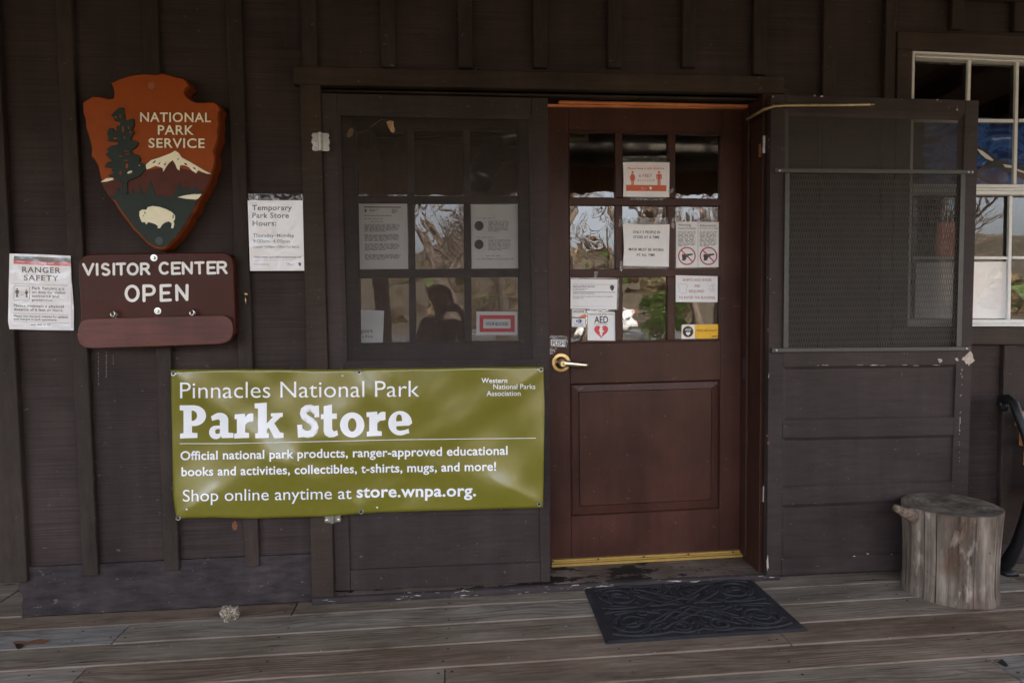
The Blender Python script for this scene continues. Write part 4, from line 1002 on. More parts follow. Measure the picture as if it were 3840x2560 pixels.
# ================================================================= GREEN BANNER
b5 = lambda pts: off(pts, 1.568, 600, 1350)
TOPC = b5([(62,57),(300,55),(500,53),(800,55),(1050,56),(1200,51),(1600,46),(2255,38)])
BOTC = b5([(98,945),(118,934),(150,928),(300,924),(540,930),(700,925),(975,918),(1100,908),(1250,897),(1500,887),(1900,876),(2253,866)])
LFC = b5([(62,57),(66,200),(72,500),(78,800),(98,945)]); RTC = b5([(2255,38),(2262,260),(2258,500),(2253,866)])
def along(c, k, axis):
    a0, a1 = c[0][axis], c[-1][axis]; v = a0 + (a1 - a0) * k
    for p, q_ in zip(c, c[1:]):
        if p[axis] <= v <= q_[axis] or q_ is c[-1]:
            f_ = (v - p[axis]) / ((q_[axis] - p[axis]) or 1); return (p[0] + (q_[0] - p[0]) * f_, p[1] + (q_[1] - p[1]) * f_)
def seg_d(x, y, a, b):
    dx, dy = b[0] - a[0], b[1] - a[1]; l2 = dx * dx + dy * dy; t = max(0, min(1, ((x - a[0]) * dx + (y - a[1]) * dy) / l2))
    return math.hypot(x - a[0] - t * dx, y - a[1] - t * dy), ((x - a[0]) * dy - (y - a[1]) * dx) / math.sqrt(l2), t
FOLDS = [((90, 75), (330, 330), 1.6, 22), ((2240, 60), (1950, 260), 1.8, 26), ((1175, 75), (1260, 260), 1.4, 20), ((2230, 845), (1960, 700), 1.7, 24), ((112, 925), (330, 760), 1.8, 24), ((1182, 888), (1080, 740), 1.5, 22), ((95, 80), (760, 620), 5.5, 70), ((760, 620), (1180, 880), 6, 85), ((2240, 60), (1500, 520), 6.5, 95), ((1500, 520), (900, 470), 4.5, 80), ((1080, 60), (1480, 420), 4.5, 75),
         ((110, 930), (640, 560), 5, 80), ((2235, 845), (1650, 640), 5, 85), ((1180, 890), (1560, 620), 4.5, 65), ((480, 60), (900, 480), 4, 75), ((100, 90), (130, 900), 4, 55), ((1650, 640), (1100, 560), 4, 75)]
def bh(px, py):
    x, y = (px - 600) * 1.568, (py - 1350) * 1.568; h = 0
    for a, b, amp, w_ in FOLDS:
        d, s_, t = seg_d(x, y, a, b); h += amp * math.exp(-(d / w_) ** 2) * (.55 + .45 * math.sin(math.pi * min(1, t + .15)))
    h += 4.4 * math.sin(x * .0042 + y * .0065 + .6) + 2.2 * math.sin(x * .0105 - y * .0082) + .8 * math.sin(x * .017 + y * .021 + 2)
    return -.062 - h * .0016
BN = thing('store_banner', 'olive green vinyl park store banner tacked across the wall and the closed screen door', 'banner', P(1340, 1950, -.05))
NU, NV = 120, 50; vs = []; fs = []
for j in range(NV + 1):
    v_ = j / NV; l = along(LFC, v_, 1); r_ = along(RTC, v_, 1)
    for i in range(NU + 1):
        u = i / NU; t = along(TOPC, u, 0); bt_ = along(BOTC, u, 0)
        c4 = [((1 - u) * (1 - v_), TOPC[0]), (u * (1 - v_), TOPC[-1]), ((1 - u) * v_, BOTC[0]), (u * v_, BOTC[-1])]
        x = (1 - v_) * t[0] + v_ * bt_[0] + (1 - u) * l[0] + u * r_[0] - sum(w_ * p[0] for w_, p in c4)
        y = (1 - v_) * t[1] + v_ * bt_[1] + (1 - u) * l[1] + u * r_[1] - sum(w_ * p[1] for w_, p in c4)
        vs.append(P(x, y, bh(x, y)))
for j in range(NV):
    for i in range(NU):
        a = j * (NU + 1) + i; fs.append([a, a + NU + 1, a + NU + 2, a + 1])
mb = MB(); mb.add(vs, fs); vo = mb.build('vinyl_sheet', M['banner'], BN, smooth=True, recalc=False)
so = vo.modifiers.new('thickness', 'SOLIDIFY'); so.thickness = .0012; so.offset = -1
def cutgrid(o, step=.02):
    bm = bmesh.new(); bm.from_mesh(o.data)
    xs = [v.co.x for v in bm.verts]; zs_ = [v.co.z for v in bm.verts]
    x = min(xs) + step
    while x < max(xs): bmesh.ops.bisect_plane(bm, geom=bm.verts[:] + bm.edges[:] + bm.faces[:], plane_co=(x, 0, 0), plane_no=(1, 0, 0)); x += step
    z = min(zs_) + step
    while z < max(zs_): bmesh.ops.bisect_plane(bm, geom=bm.verts[:] + bm.edges[:] + bm.faces[:], plane_co=(0, 0, z), plane_no=(0, 0, 1)); z += step
    return bm
# slab letters of the big heading, drawn as outlines: units are banner-crop pixels
def poly_letter(m, outer, holes=(), Y=-.05):
    bm = bmesh.new()
    def loop(p): 
        vv = [bm.verts.new((x, y, 0)) for x, y in p]; return [bm.edges.new((vv[i], vv[(i + 1) % len(vv)])) for i in range(len(vv))]
    es = loop(outer)
    for h_ in holes: es += loop(h_)
    bmesh.ops.triangle_fill(bm, use_beauty=True, use_dissolve=False, edges=es)
    bm.verts.index_update()
    vs = [v.co.copy() for v in bm.verts]; fs = [[v.index for v in f_.verts] for f_ in bm.faces]
    out = []
    for f_ in fs:
        a, b, c = (vs[i] for i in f_); ar = (b.x - a.x) * (c.y - a.y) - (b.y - a.y) * (c.x - a.x)
        out.append(f_ if ar < 0 else f_[::-1])
    m.add([P(*b5([(v.x, v.y)])[0], Y) for v in vs], out); bm.free()
def carc(cx, cy, rx, ry, a0, a1, n=12): return [(cx + rx * math.cos(R(a0 + (a1 - a0) * i / n)), cy - ry * math.sin(R(a0 + (a1 - a0) * i / n))) for i in range(n + 1)]
big = MB()
# P
poly_letter(big, [(116,265)] + carc(200, 326, 71, 61, 90, -90) + [(188,387),(188,425),(220,428),(220,456),(118,460),(118,432),(138,428),(138,296),(116,294)],
            [carc(192, 326, 26, 30, 90, -90, 8)[::1] + [(186,356),(186,296)]])
# a
poly_letter(big, [(300,330)] + carc(352, 352, 50, 44, 120, 0, 8) + [(402,425),(432,428),(432,456),(364,458),(358,444)] + carc(328, 424, 40, 40, -45, -270, 12) + [(352,384),(352,362)] + carc(340, 364, 14, 16, 10, 110, 6) + [(306,356)],
            [[(352,404),(338,404)] + carc(336, 419, 12, 14, 110, 290, 6) + [(352,428)]])
# r
poly_letter(big, [(440,318),(498,314),(502,334)] + carc(536, 346, 34, 34, 150, 70, 6) + [(549,314),(549,358)] + carc(530, 392, 30, 30, 80, 160, 6) + [(500,424),(524,428),(524,456),(436,460),(436,432),(452,428),(452,346),(438,345)])
# k
poly_letter(big, [(556,254),(628,249),(628,372),(664,332),(652,330),(652,312),(722,308),(722,332),(708,335),(672,370),(706,424),(727,428),(727,456),(672,458),(640,396),(628,408),(628,428),(640,430),(640,456),(560,459),(560,431),(576,428),(576,284),(556,282)])
# S
ribbon(big, b5([(918,304),(905,290),(884,282),(862,284),(846,296),(842,314),(850,332),(868,346),(890,359),(905,374),(912,394),(906,416),(890,431),(868,436),(846,432),(828,418)]), 27, -.0502, t=.0002)
poly_letter(big, [(906,268),(934,266),(937,334),(908,336)], Y=-.0505); poly_letter(big, [(807,380),(836,378),(842,452),(811,455)], Y=-.0505)
# t
poly_letter(big, [(962,270),(1012,260),(1012,314),(1040,312),(1040,344),(1012,345),(1012,404),(1022,418),(1042,412),(1048,440),(1022,452),(994,454),(970,440),(962,418),(962,346),(946,346),(946,318),(962,316)])
# o
poly_letter(big, carc(1130, 380, 72, 74, 0, 360, 28)[:-1], [carc(1130, 380, 25, 40, 0, 360, 18)[:-1]])
# r
poly_letter(big, [(1214,306),(1276,302),(1280,322)] + carc(1312, 336, 34, 34, 150, 70, 6) + [(1326,304),(1326,350)] + carc(1306, 384, 30, 30, 80, 160, 6) + [(1278,414),(1304,418),(1304,444),(1216,448),(1216,421),(1230,417),(1230,334),(1214,333)])
# e
poly_letter(big, [(1466,384),(1390,388)] + carc(1412, 392, 26, 22, 190, 290, 6)[1:] + [(1440,410),(1462,402),(1466,428)] + carc(1412, 370, 70, 72, -50, -360, 24)[1:] , [[(1390,360),(1388,346)] + carc(1406, 340, 16, 22, 170, 20, 6) + [(1424,357)]])
ribbon(big, b5([(116,490),(400,490),(800,481),(1400,467),(2210,458)]), 2.4, -.05, t=.0004)
def tb(s_, x0, x1, yb, cap, bold, slope=0, sp=1.0):
    (a, b), (c, _) = b5([(x0, yb), (x1, yb)]); text(big, s_, a, c, b, cap / 1.568, -.05, bold=bold, slope=slope, sp=sp)
tb('Pinnacles National Park', 118, 1525, 224, 94, -.004, -.007)
tb('Official national park products, ranger-approved educational', 120, 2044, 586, 50, .018, -.0165, 1.03)
tb('books and activities, collectibles, t-shirts, mugs, and more!', 126, 1976, 680, 50, .018, -.0175, 1.03)
tb('Shop online anytime at', 134, 1126, 830, 68, 0, -.016)
tb('store.wnpa.org.', 1156, 1858, 806, 66, .022, -.013, 1.04)
for s_ in ((1163, 804, 30),):
    pass
tb('Western', 1890, 2042, 133, 27, .02, -.004, 1.06); tb('National Parks', 1960, 2207, 170, 29, .004, -.004); tb('Association', 1920, 2120, 210, 29, .004, -.006)
bo = big.build('lettering', M['bannerink'], BN, recalc=False)
bm = cutgrid(bo); base = WL[bo.name]
for v in bm.verts:
    wv = v.co + base; rel = wv - CAM.location
    # same direction from the wall: find the sheet under this print
    c_ = mw.inverted() @ wv; px = 1920 + FPX * c_.x / -c_.z; py = 1280 - FPX * c_.y / -c_.z
    v.co = P(px, py, bh(px, py) - .0016 + (wv.y + .05) * .6) - base
bm.to_mesh(bo.data); bm.free()
for p_ in bo.data.polygons: p_.use_smooth = True
for gx_, gy_ in ((80, 79), (1172, 71), (2240, 56), (2229, 846), (1183, 890), (108, 927)):
    px, py = b5([(gx_, gy_)])[0]; m = MB(); c_ = P(px, py, bh(px, py))
    m.lathe(c_, [(-.0015, .0055), (-.004, .0065), (-.0042, .0085), (-.0015, .0105), (.001, .0105)], 'y', 20, 0); m.lathe(c_, [(-.0018, .003), (-.0017, .0054)], 'y', 14, 1)
    m.build('grommet', [M['steel'], M['black']], BN)
for gx_, gy_ in ((96, 82), (1073, 92), (2222, 57), (1277, 866), (158, 878)):
    px, py = b5([(gx_, gy_)])[0]; m = MB(); m.lathe(P(px, py, bh(px, py)), [(-.004, .002), (-.003, .0045), (.001, .005)], 'y', 10)
    m.build('tack', M['steel'], BN)

# ================================================================= NOTICES ON THE INNER DOORS
ON, IN_ = YD - .0022, YD + .0165                   # taped over the face / stuck on the pane
q4 = lambda pts: off(pts, 2.24, 1900, 300)
q7 = lambda pts: off(pts, 2.24, 2000, 750)
def notice(name, label, cat, mp, out, Y, mat=M['white'], th=.001, group=None):
    c_ = mp(out); cx_ = sum(p[0] for p in c_) / len(c_); lo = max(p[1] for p in c_)
    t = thing(name, label, cat, P(cx_, lo, Y), group)
    m = MB(); m.prism(c_, Y, th); m.build('paper' if th < .0012 else 'sheet', mat, t, recalc=False); return t
def tmap(mb, mp, sc, Y):
    def f_(s_, x0, x1, yb, cap, **kw):
        (a, b), (c, _) = mp([(x0, yb), (x1, yb)]); text(mb, s_, a, c, b, cap / sc, Y - .0005, **kw)
    return f_
def tapes(parent, mp, quads, Y):
    for p_ in quads: m = MB(); m.sheet(mp(p_), Y); m.build('tape', M['tape'], parent, recalc=False)
# keep a safe distance
Tn = notice('distance_notice', 'white and orange six feet distance notice in the top middle pane of the red door', 'notice', q4, [(977,690),(1368,692),(1366,985),(979,980),(983,840)], ON, M['paper'])
mb = MB(); mb.prism(q4([(1004,882),(1342,886),(1342,935),(1004,932)]), ON - .0004, .0003)
f_ = tmap(mb, q4, 2.24, ON); f_('Please keep a safe distance.', 1016, 1328, 751, 18, bold=.018, sp=1.03); f_('6 FEET', 1112, 1222, 818, 27, bold=.005)
for cx_, sk in ((1058, True), (1280, False)):
    (fx, fy), = q4([(cx_, 765)]); fig(mb, fx, fy, 118 / 2.24, ON - .0005, 0, skirt=sk)
for i in range(6): mb.sheet(q4([(1118 + i * 19, 841), (1130 + i * 19, 841), (1130 + i * 19, 846), (1118 + i * 19, 846)]), ON - .0006)
mb.sheet(q4([(1098,843),(1110,835),(1110,851)]), ON - .0006); mb.sheet(q4([(1243,843),(1231,835),(1231,851)]), ON - .0006)
ribbon(mb, q4([(1004,722),(1344,726),(1342,884),(1004,882)]), .5, ON - .0005, t=.0002)
mb.build('lettering', M['orange'], Tn, recalc=False)
mb = MB(); f_ = tmap(mb, q4, 2.24, ON - .0006); f_('Western', 1126, 1152, 906, 6); f_('National Parks', 1134, 1176, 914, 5); f_('Association', 1128, 1164, 922, 5)
minishield(mb, *q4([(1209, 910)])[0], 13, ON - .001); mb.build('lettering', M['white'], Tn, recalc=False)
tapes(Tn, q4, [[(975,640),(1352,640),(1352,692),(975,692)], [(1352,925),(1400,910),(1405,940),(1360,960)], [(1010,980),(1340,986),(1300,1012),(1030,1008)]], ON - .0018)
# two people
Tn = notice('limit_notice', 'white only two people in store notice taped over the centre pane', 'notice', q7, [(752,200),(950,206),(1145,205),(1140,400),(1138,560),(950,556),(755,552),(762,400)], ON, M['white'])
mb = MB(); f_ = tmap(mb, q7, 2.24, ON)
f_('ONLY 2 PEOPLE IN', 837, 1065, 280, 22, bold=.012, sp=1.03, slope=.008); f_('STORE AT A TIME', 840, 1058, 322, 22, bold=.012, sp=1.03, slope=.008)
f_('MASK MUST BE WORN', 802, 1092, 424, 22, bold=.012, sp=1.03, slope=.02); f_('AT ALL TIME', 867, 1021, 470, 22, bold=.012, sp=1.03, slope=.015)
mb.build('lettering', M['black'], Tn, recalc=False)
tapes(Tn, q7, [[(750,146),(1132,150),(1132,203),(752,200)], [(722,132),(743,136),(740,228),(716,222)], [(1164,146),(1190,150),(1184,240),(1156,228)], [(724,514),(752,512),(750,600),(724,594)], [(756,554),(1140,560),(1136,578),(760,570)]], ON - .0012)
# firearms
Tn = notice('firearms_sticker', 'white two-column no firearms sticker with red circles in the right middle pane', 'sticker', q7, [(1197,183),(1566,184),(1564,563),(1199,568)], IN_, M['white'])
mb = MB(); f_ = tmap(mb, q7, 2.24, IN_)
f_('Warning:', 1216, 1326, 219, 20, bold=.004); f_('Firearms Prohibited', 1216, 1362, 244, 13, bold=.012); f_('Advertencia:', 1397, 1538, 224, 20, bold=.004); f_('Se Prohíben Armas de Fuego', 1397, 1548, 242, 10, bold=.01)
ribbon(mb, q7([(1383,184),(1383,566)]), .9, IN_ - .0006, t=.0002); ribbon(mb, q7([(1216,258),(1362,256)]), .5, IN_ - .0006, t=.0002); ribbon(mb, q7([(1397,256),(1548,255)]), .5, IN_ - .0006, t=.0002)
for x0 in (1216, 1397):
    gun = [(x0+34,455),(x0+40,452),(x0+44,456),(x0+122,449),(x0+124,462),(x0+90,468),(x0+86,480),(x0+70,482),(x0+66,500),(x0+56,508),(x0+32,508),(x0+36,490),(x0+32,472)]
    mb.sheet(q7(gun), IN_ - .0004)
mb.build('lettering', M['ink'], Tn, recalc=False)
mb = MB()
for i, x0 in enumerate((1216, 1397)):
    (a, b), (c, _) = q7([(x0, 272), (x0 + 148, 272)]); lines(mb, a, c, b, 4.75, 12, IN_ - .0005, h=2.2, seed=i + 3)
mb.build('fine_print', M['inkpale'], Tn, recalc=False)
mb = MB()
for x0 in (1290, 1471):
    ribbon(mb, q7(ell(x0, 470, 69, 71, 36)), 4.6, IN_ - .0008, t=.0003, closed=True); ribbon(mb, q7([(x0 - 49, 420), (x0 + 49, 520)]), 4.4, IN_ - .0012, t=.0003)
mb.build('prohibition_ring', M['darkred'], Tn, recalc=False)
# park letter
Tn = notice('letter', 'white park service letter taped over the left bottom pane of the red door', 'letter', q7, [(314,664),(708,668),(700,918),(312,912)], ON, M['white'])
mb = MB(); f_ = tmap(mb, q7, 2.24, ON)
f_('National Park Service', 332, 517, 733, 16, bold=.016, sp=1.03); f_('U.S. Department of the Interior', 332, 464, 747, 9); f_('Pinnacles National Park', 332, 434, 758, 9)
f_('Welcome to Pinnacles National Park!', 332, 512, 789, 9, bold=.01); f_('Due to the COVID-19 outbreak, All Fee Collection will be suspended,', 332, 668, 814, 9, bold=.01); f_('until further notice.', 332, 426, 828, 9, bold=.01)
for y, w_ in ((708, .9), (773, 1.8), (892, .7)): ribbon(mb, q7([(334, y), (688, y + 2)]), w_, ON - .0006, t=.0002)
minishield(mb, *q7([(661, 738)])[0], 22, ON - .0006); mb.build('lettering', M['ink'], Tn, recalc=False)
tapes(Tn, q7, [[(312,650),(720,652),(718,670),(312,666)], [(702,668),(722,668),(716,928),(698,928)], [(508,600),(545,602),(532,650),(512,648)], [(430,912),(700,916),(700,928),(430,926)]], ON - .0012)
# card stickers
Tn = notice('card_sticker', 'small white DISCOVER card sticker with an orange corner under the taped letter', 'sticker', q7, [(325,915),(438,920),(437,985),(325,981)], IN_, M['white'])
mb = MB(); f_ = tmap(mb, q7, 2.24, IN_); f_('DISCOVER', 332, 428, 946, 18, bold=.014); mb.build('lettering', M['black'], Tn, recalc=False)
mb = MB(); mb.sheet(q7([(376,984),(437,954),(437,985)]), IN_ - .0005); mb.sheet(q7(ell(389, 938, 6, 7, 12)), IN_ - .0008); mb.build('orange_corner', plain('bright_orange_print', lin(238, 128, 50), .4), Tn, recalc=False)
Tn = notice('card_sticker', 'small white card sticker with a blue split circle beside the AED sticker', 'sticker', q7, [(324,990),(439,994),(438,1068),(324,1064)], IN_, M['white'])
mb = MB(); mb.sheet(q7(ell(384, 1016, 24, 17, 20)), IN_ - .0004); f_ = tmap(mb, q7, 2.24, IN_); f_('Diners Club', 346, 416, 1046, 12); f_('International', 342, 420, 1060, 11); mb.build('lettering', M['navy'], Tn, recalc=False)
mb = MB(); mb.sheet(q7(ell(372, 1016, 16, 16, 18)), IN_ - .0007); mb.build('circle', M['white'], Tn, recalc=False)
mb = MB(); mb.sheet(q7(ell(371, 1016, 12, 12, 16)), IN_ - .0010); mb.build('circle', M['navy'], Tn, recalc=False)
mb = MB(); mb.sheet(q7([(369,1005),(373,1005),(373,1027),(369,1027)]), IN_ - .0013); mb.build('bar', M['white'], Tn, recalc=False)
# AED
Tn = notice('aed_sticker', 'white AED sticker with a red heart in the left bottom pane', 'sticker', q7, [(458,942),(466,938),(684,940),(690,946),(696,1174),(690,1181),(462,1178),(455,1170)], IN_, M['white'])
mb = MB(); f_ = tmap(mb, q7, 2.24, IN_); f_('FACILITY EQUIPPED WITH', 464, 676, 965, 12, bold=.016, sp=1.03); f_('AED', 512, 628, 1031, 54, bold=.02, sp=1.02); f_('Automated External Defibrillator', 510, 626, 1046, 7, bold=.014); mb.build('lettering', M['black'], Tn, recalc=False)
def heart(cx, cy, w_, h_):
    return [(cx + w_ / 2 * (16 * math.sin(t) ** 3) / 16, cy - h_ / 2 * (13 * math.cos(t) - 5 * math.cos(2 * t) - 2 * math.cos(3 * t) - math.cos(4 * t)) / 14.5) for t in [2 * math.pi * i / 36 for i in range(36)]]
mb = MB(); mb.sheet(q7(heart(570, 1100, 118, 112)), IN_ - .0005); mb.build('heart', M['red'], Tn, recalc=False)
mb = MB(); mb.sheet(q7([(560,1068),(586,1070),(578,1092),(598,1096),(574,1122),(582,1124),(568,1152),(566,1128),(556,1128),(562,1106),(550,1104)]), IN_ - .0008); mb.build('bolt_mark', M['white'], Tn, recalc=False)
# shirts
Tn = notice('dress_notice', 'white shirts and shoes required notice in the right bottom pane', 'notice', q7, [(1196,632),(1548,640),(1548,858),(1197,856)], ON + .004, M['white'])
mb = MB(); f_ = tmap(mb, q7, 2.24, ON + .004); f_('SHIRTS AND SHOES', 1256, 1496, 681, 21, bold=.006); f_('ARE', 1352, 1399, 731, 21, bold=.006); f_('REQUIRED', 1308, 1436, 776, 21, bold=.006); f_('TO ENTER THE BUILDING', 1220, 1526, 829, 21, bold=.006); mb.build('lettering', M['brownprint'], Tn, recalc=False)
mb = MB(); Yp = ON + .0035
ribbon(mb, q7([(1240,702),(1222,712),(1220,738),(1232,740),(1230,780),(1262,786),(1284,782),(1284,736),(1296,734),(1292,712),(1276,702),(1258,708)]), .8, Yp, t=.0002, closed=True)
for c_ in ([(1468,742),(1490,728),(1500,710),(1508,718),(1502,734),(1524,748),(1518,754),(1490,750)], [(1482,760),(1500,748),(1520,766),(1512,772),(1494,768)], [(1498,716),(1520,702),(1526,712),(1508,730)]): ribbon(mb, q7(c_), .7, Yp - .0002, t=.0002, closed=True)
mb.build('drawing', M['inkpale'], Tn, recalc=False)
# heart safe
Tn = notice('aed_sticker', 'yellow and white heart safe sticker with a black round badge in the right bottom pane', 'sticker', q7, [(1247,1050),(1254,1046),(1560,1042),(1561,1160),(1250,1166),(1243,1160)], IN_, M['white'])
mb = MB(); mb.sheet(q7([(1357,1046),(1560,1043),(1561,1160),(1357,1164)]), IN_ - .0004); mb.build('yellow_panel', M['yellow'], Tn, recalc=False)
mb = MB(); mb.sheet(q7(ell(1299, 1105, 48, 49, 28)), IN_ - .0004); mb.build('badge_rim', M['yellow'], Tn, recalc=False)
mb = MB(); mb.sheet(q7(ell(1299, 1105, 44, 45, 28)), IN_ - .0007); f_ = tmap(mb, q7, 2.24, IN_ - .0006); f_('HEART SAFE FACILITY', 1370, 1546, 1103, 17); mb.sheet(q7([(1498,1142),(1550,1140),(1550,1147),(1498,1149)]), IN_ - .0009); mb.build('badge', M['black'], Tn, recalc=False)
mb = MB(); f_ = tmap(mb, q7, 2.24, IN_ - .001); f_('AED', 1275, 1326, 1098, 20, bold=.016); mb.sheet(q7(heart(1300, 1121, 38, 34)), IN_ - .0012); mb.build('lettering', M['white'], Tn, recalc=False)
# PUSH
Tn = notice('push_label', 'small white PUSH label taped above the brass lever', 'label', q7, [(148,1170),(270,1178),(266,1232),(148,1224)], ON, M['white'])
mb = MB(); f_ = tmap(mb, q7, 2.24, ON); f_('PUSH', 156, 262, 1220, 40, bold=.008, slope=.04)
for x in (160, 186, 192, 211, 240, 258):
    mb.sheet(q7([(x - 7, 1182), (x + 7, 1182), (x + 7, 1186), (x - 7, 1186)]), ON - .0009)
mb.build('lettering', M['black'], Tn, recalc=False)
tapes(Tn, q7, [[(138,1132),(294,1142),(284,1240),(136,1230)], [(140,1232),(205,1236),(168,1292),(136,1296)]], ON + .0016)

# behind the closed screen
q6 = lambda pts: off(pts, 2.09, 1000, 650)
IN2 = YD + .0165
Tn = notice('letter', 'grey printed letter in the left middle pane behind the closed screen door', 'letter', q6, [(712,236),(1101,238),(1110,748),(728,752)], IN2, M['papergrey'])
mb = MB(); mb.sheet(q6([(762,261),(1052,263),(1052,270),(762,268)]), IN2 - .0005); f_ = tmap(mb, q6, 2.09, IN2); f_('Pinnacles National Park News Release', 764, 974, 336, 10, bold=.012)
minishield(mb, *q6([(774, 294)])[0], 11, IN2 - .0006)
for (x0, x1, y0, n_) in ((806, 880, 286, 2), (980, 1030, 284, 4), (766, 1040, 358, 1), (815, 1000, 380, 1), (766, 1050, 402, 7), (768, 1050, 484, 6), (770, 1045, 556, 6), (770, 1050, 640, 5)):
    (a, b), (c, _) = q6([(x0, y0), (x1, y0)]); lines(mb, a, c, b, 4.3, n_, IN2 - .0005, h=1.8, seed=y0)
mb.build('lettering', M['ink'], Tn, recalc=False)
Tn = notice('letter', 'grey information sheet with two round photos in the right middle pane behind the screen', 'letter', q6, [(1600,242),(1972,246),(1974,746),(1606,748)], IN2, M['papergrey'])
mb = MB(); f_ = tmap(mb, q6, 2.09, IN2); f_("Let's Work Together to Keep Everyone Safe", 1646, 1938, 676, 12, bold=.008)
for (x0, x1, y0, n_) in ((1640, 1905, 354, 1), (1738, 1900, 378, 9), (1640, 1900, 504, 1), (1738, 1915, 524, 9), (1716, 1930, 648, 1)):
    (a, b), (c, _) = q6([(x0, y0), (x1, y0)]); lines(mb, a, c, b, 4.6, n_, IN2 - .0005, h=1.9, seed=y0)
mb.build('lettering', M['inkpale'], Tn, recalc=False)
for cy_ in (411, 557):
    mb = MB(); mb.sheet(q6(ell(1664, cy_, 36, 38, 22)), IN2 - .0005); mb.build('round_photo', M['ink'], Tn, recalc=False)
Tn = notice('blocked_notice', 'red bordered DOOR BLOCKED notice behind the closed screen door', 'notice', q6, [(1644,1082),(1966,1083),(1966,1267),(1644,1266)], IN2, M['papergrey'])
mb = MB(); mb.sheet(q6([(1668,1110),(1944,1110),(1944,1243),(1668,1243)]), IN2 - .0004); mb.build('border', M['red'], Tn, recalc=False)
mb = MB(); mb.sheet(q6([(1698,1142),(1912,1142),(1912,1214),(1698,1214)]), IN2 - .0007); mb.build('centre', M['papergrey'], Tn, recalc=False)
mb = MB(); f_ = tmap(mb, q6, 2.09, IN2 - .0006); f_('DOOR BLOCKED', 1718, 1894, 1190, 24, bold=.02, sp=1.0); mb.build('lettering', M['black'], Tn, recalc=False)
Tn = notice('scrap_notice', 'torn pale paper with cut-off words in the left bottom pane behind the screen', 'notice', q6, [(738,1066),(920,1076),(910,1332),(742,1336)], IN2, M['papergrey'])
mb = MB(); f_ = tmap(mb, q6, 2.09, IN2); f_('port', 742, 832, 1248, 30, bold=.012); f_('a Pino', 748, 835, 1286, 18, bold=.01); mb.build('lettering', M['inkpale'], Tn, recalc=False)

# dry leaf and cobweb caught in the top corner of the closed screen
LF = thing('dry_leaf', 'dry tan leaf caught in cobweb at the top of the closed screen', 'leaf', P(1462, 470, .002))
z2 = lambda pts: off(pts, 1.96, 900, 200)
m = MB(); pts = z2([(1076,505),(1100,495),(1128,500),(1130,535),(1140,570),(1128,588),(1108,575),(1088,540)]); pp = [P(x, y, -.010 + (.006 if i % 2 else 0)) for i, (x, y) in enumerate(pts)]
cc = sum(pp, Vector()) / len(pp) + Vector((0, -.008, 0)); m.add(pp + [cc], [[i, (i + 1) % len(pp), len(pp)] for i in range(len(pp))]); m.build('blade', M['leafdry'], LF, recalc=False)
m = MB(); m.tube([P(x, y, -.006) for x, y in z2([(1100,500),(1050,480),(1020,495),(960,545),(900,585),(860,595),(820,580),(795,600)])], .0014, 5); m.build('thread', M['web'], LF)
m = MB(); pts = z2([(800,560),(825,545),(835,570),(828,600),(800,620),(778,605)]); m.prism(pts, -.008, .004); m.build('cocoon', plain('brown_cocoon', lin(96, 74, 54), .9, var=.4, scale=80), LF, recalc=False)

# ================================================================= DOORMAT
c4 = [G(2188, 2204), G(2812, 2168), G(3033, 2368), G(2272, 2417)]
MT = thing('doormat', 'black rubber doormat with raised scrollwork in front of the red door', 'doormat', sum(c4, Vector()) / 4)
def mp_(u, v, z): # u across, v towards the camera
    p = c4[0] * (1 - u) * (1 - v) + c4[1] * u * (1 - v) + c4[2] * u * v + c4[3] * (1 - u) * v; return Vector((p.x, p.y, z))
m = MB(); a = [mp_(0, 0, .0035), mp_(1, 0, .0035), mp_(1, 1, .0035), mp_(0, 1, .0035)]; b = [mp_(u, v, .010) for u, v in ((.015, .025), (.985, .025), (.985, .975), (.015, .975))]; bb = [Vector((p.x, p.y, .0025)) for p in a]
m.add(bb + a + b, [[i, (i + 1) % 4, 4 + (i + 1) % 4, 4 + i] for i in range(4)] + [[4 + i, 4 + (i + 1) % 4, 8 + (i + 1) % 4, 8 + i] for i in range(4)] + [[8, 9, 10, 11]])
def scroll(pts, r=.007, n=6): m.tube([mp_(u, v, .010 + .0015) for u, v in pts], r * 1.25, n, flat=.5)
def spiral(cu, cv, ru, a0, turns, dirn=1, n=26): return [(cu + ru * (1 - .78 * i / n) * math.cos(R(a0) + dirn * 2 * math.pi * turns * i / n), cv + ru * 1.6 * (1 - .78 * i / n) * math.sin(R(a0) + dirn * 2 * math.pi * turns * i / n)) for i in range(n + 1)]
def bez(p0, p1, p2, n=14): return [((1 - t) ** 2 * p0[0] + 2 * t * (1 - t) * p1[0] + t * t * p2[0], (1 - t) ** 2 * p0[1] + 2 * t * (1 - t) * p1[1] + t * t * p2[1]) for t in [i / n for i in range(n + 1)]]
for su in (0, 1):
    for sv in (0, 1):
        F = lambda L_: [((1 - u if su else u), (1 - v if sv else v)) for u, v in L_]
        scroll(F(spiral(.17, .27, .105, 180, 1.6)), .0075); scroll(F(spiral(.40, .17, .055, 90, 1.4, -1))); scroll(F(bez((.05, .45), (.2, .52), (.33, .40)))); scroll(F(bez((.275, .27), (.36, .4), (.5, .5))), .008)
        scroll(F(bez((.30, .14), (.46, .34), (.62, .44)))); scroll(F(bez((.05, .12), (.16, .02), (.34, .10)))); scroll(F(bez((.34, .10), (.42, .04), (.5, .12)))); scroll(F(bez((.2, .3), (.28, .2), (.34, .3))), .006); scroll(F(spiral(.25, .42, .04, 0, 1.2)), .006)
        scroll(F(bez((.46, .2), (.5, .28), (.44, .36))), .006); scroll(F(bez((.1, .2), (.16, .3), (.24, .24))), .006); scroll(F(bez((.12, .38), (.06, .3), (.065, .2))), .007)
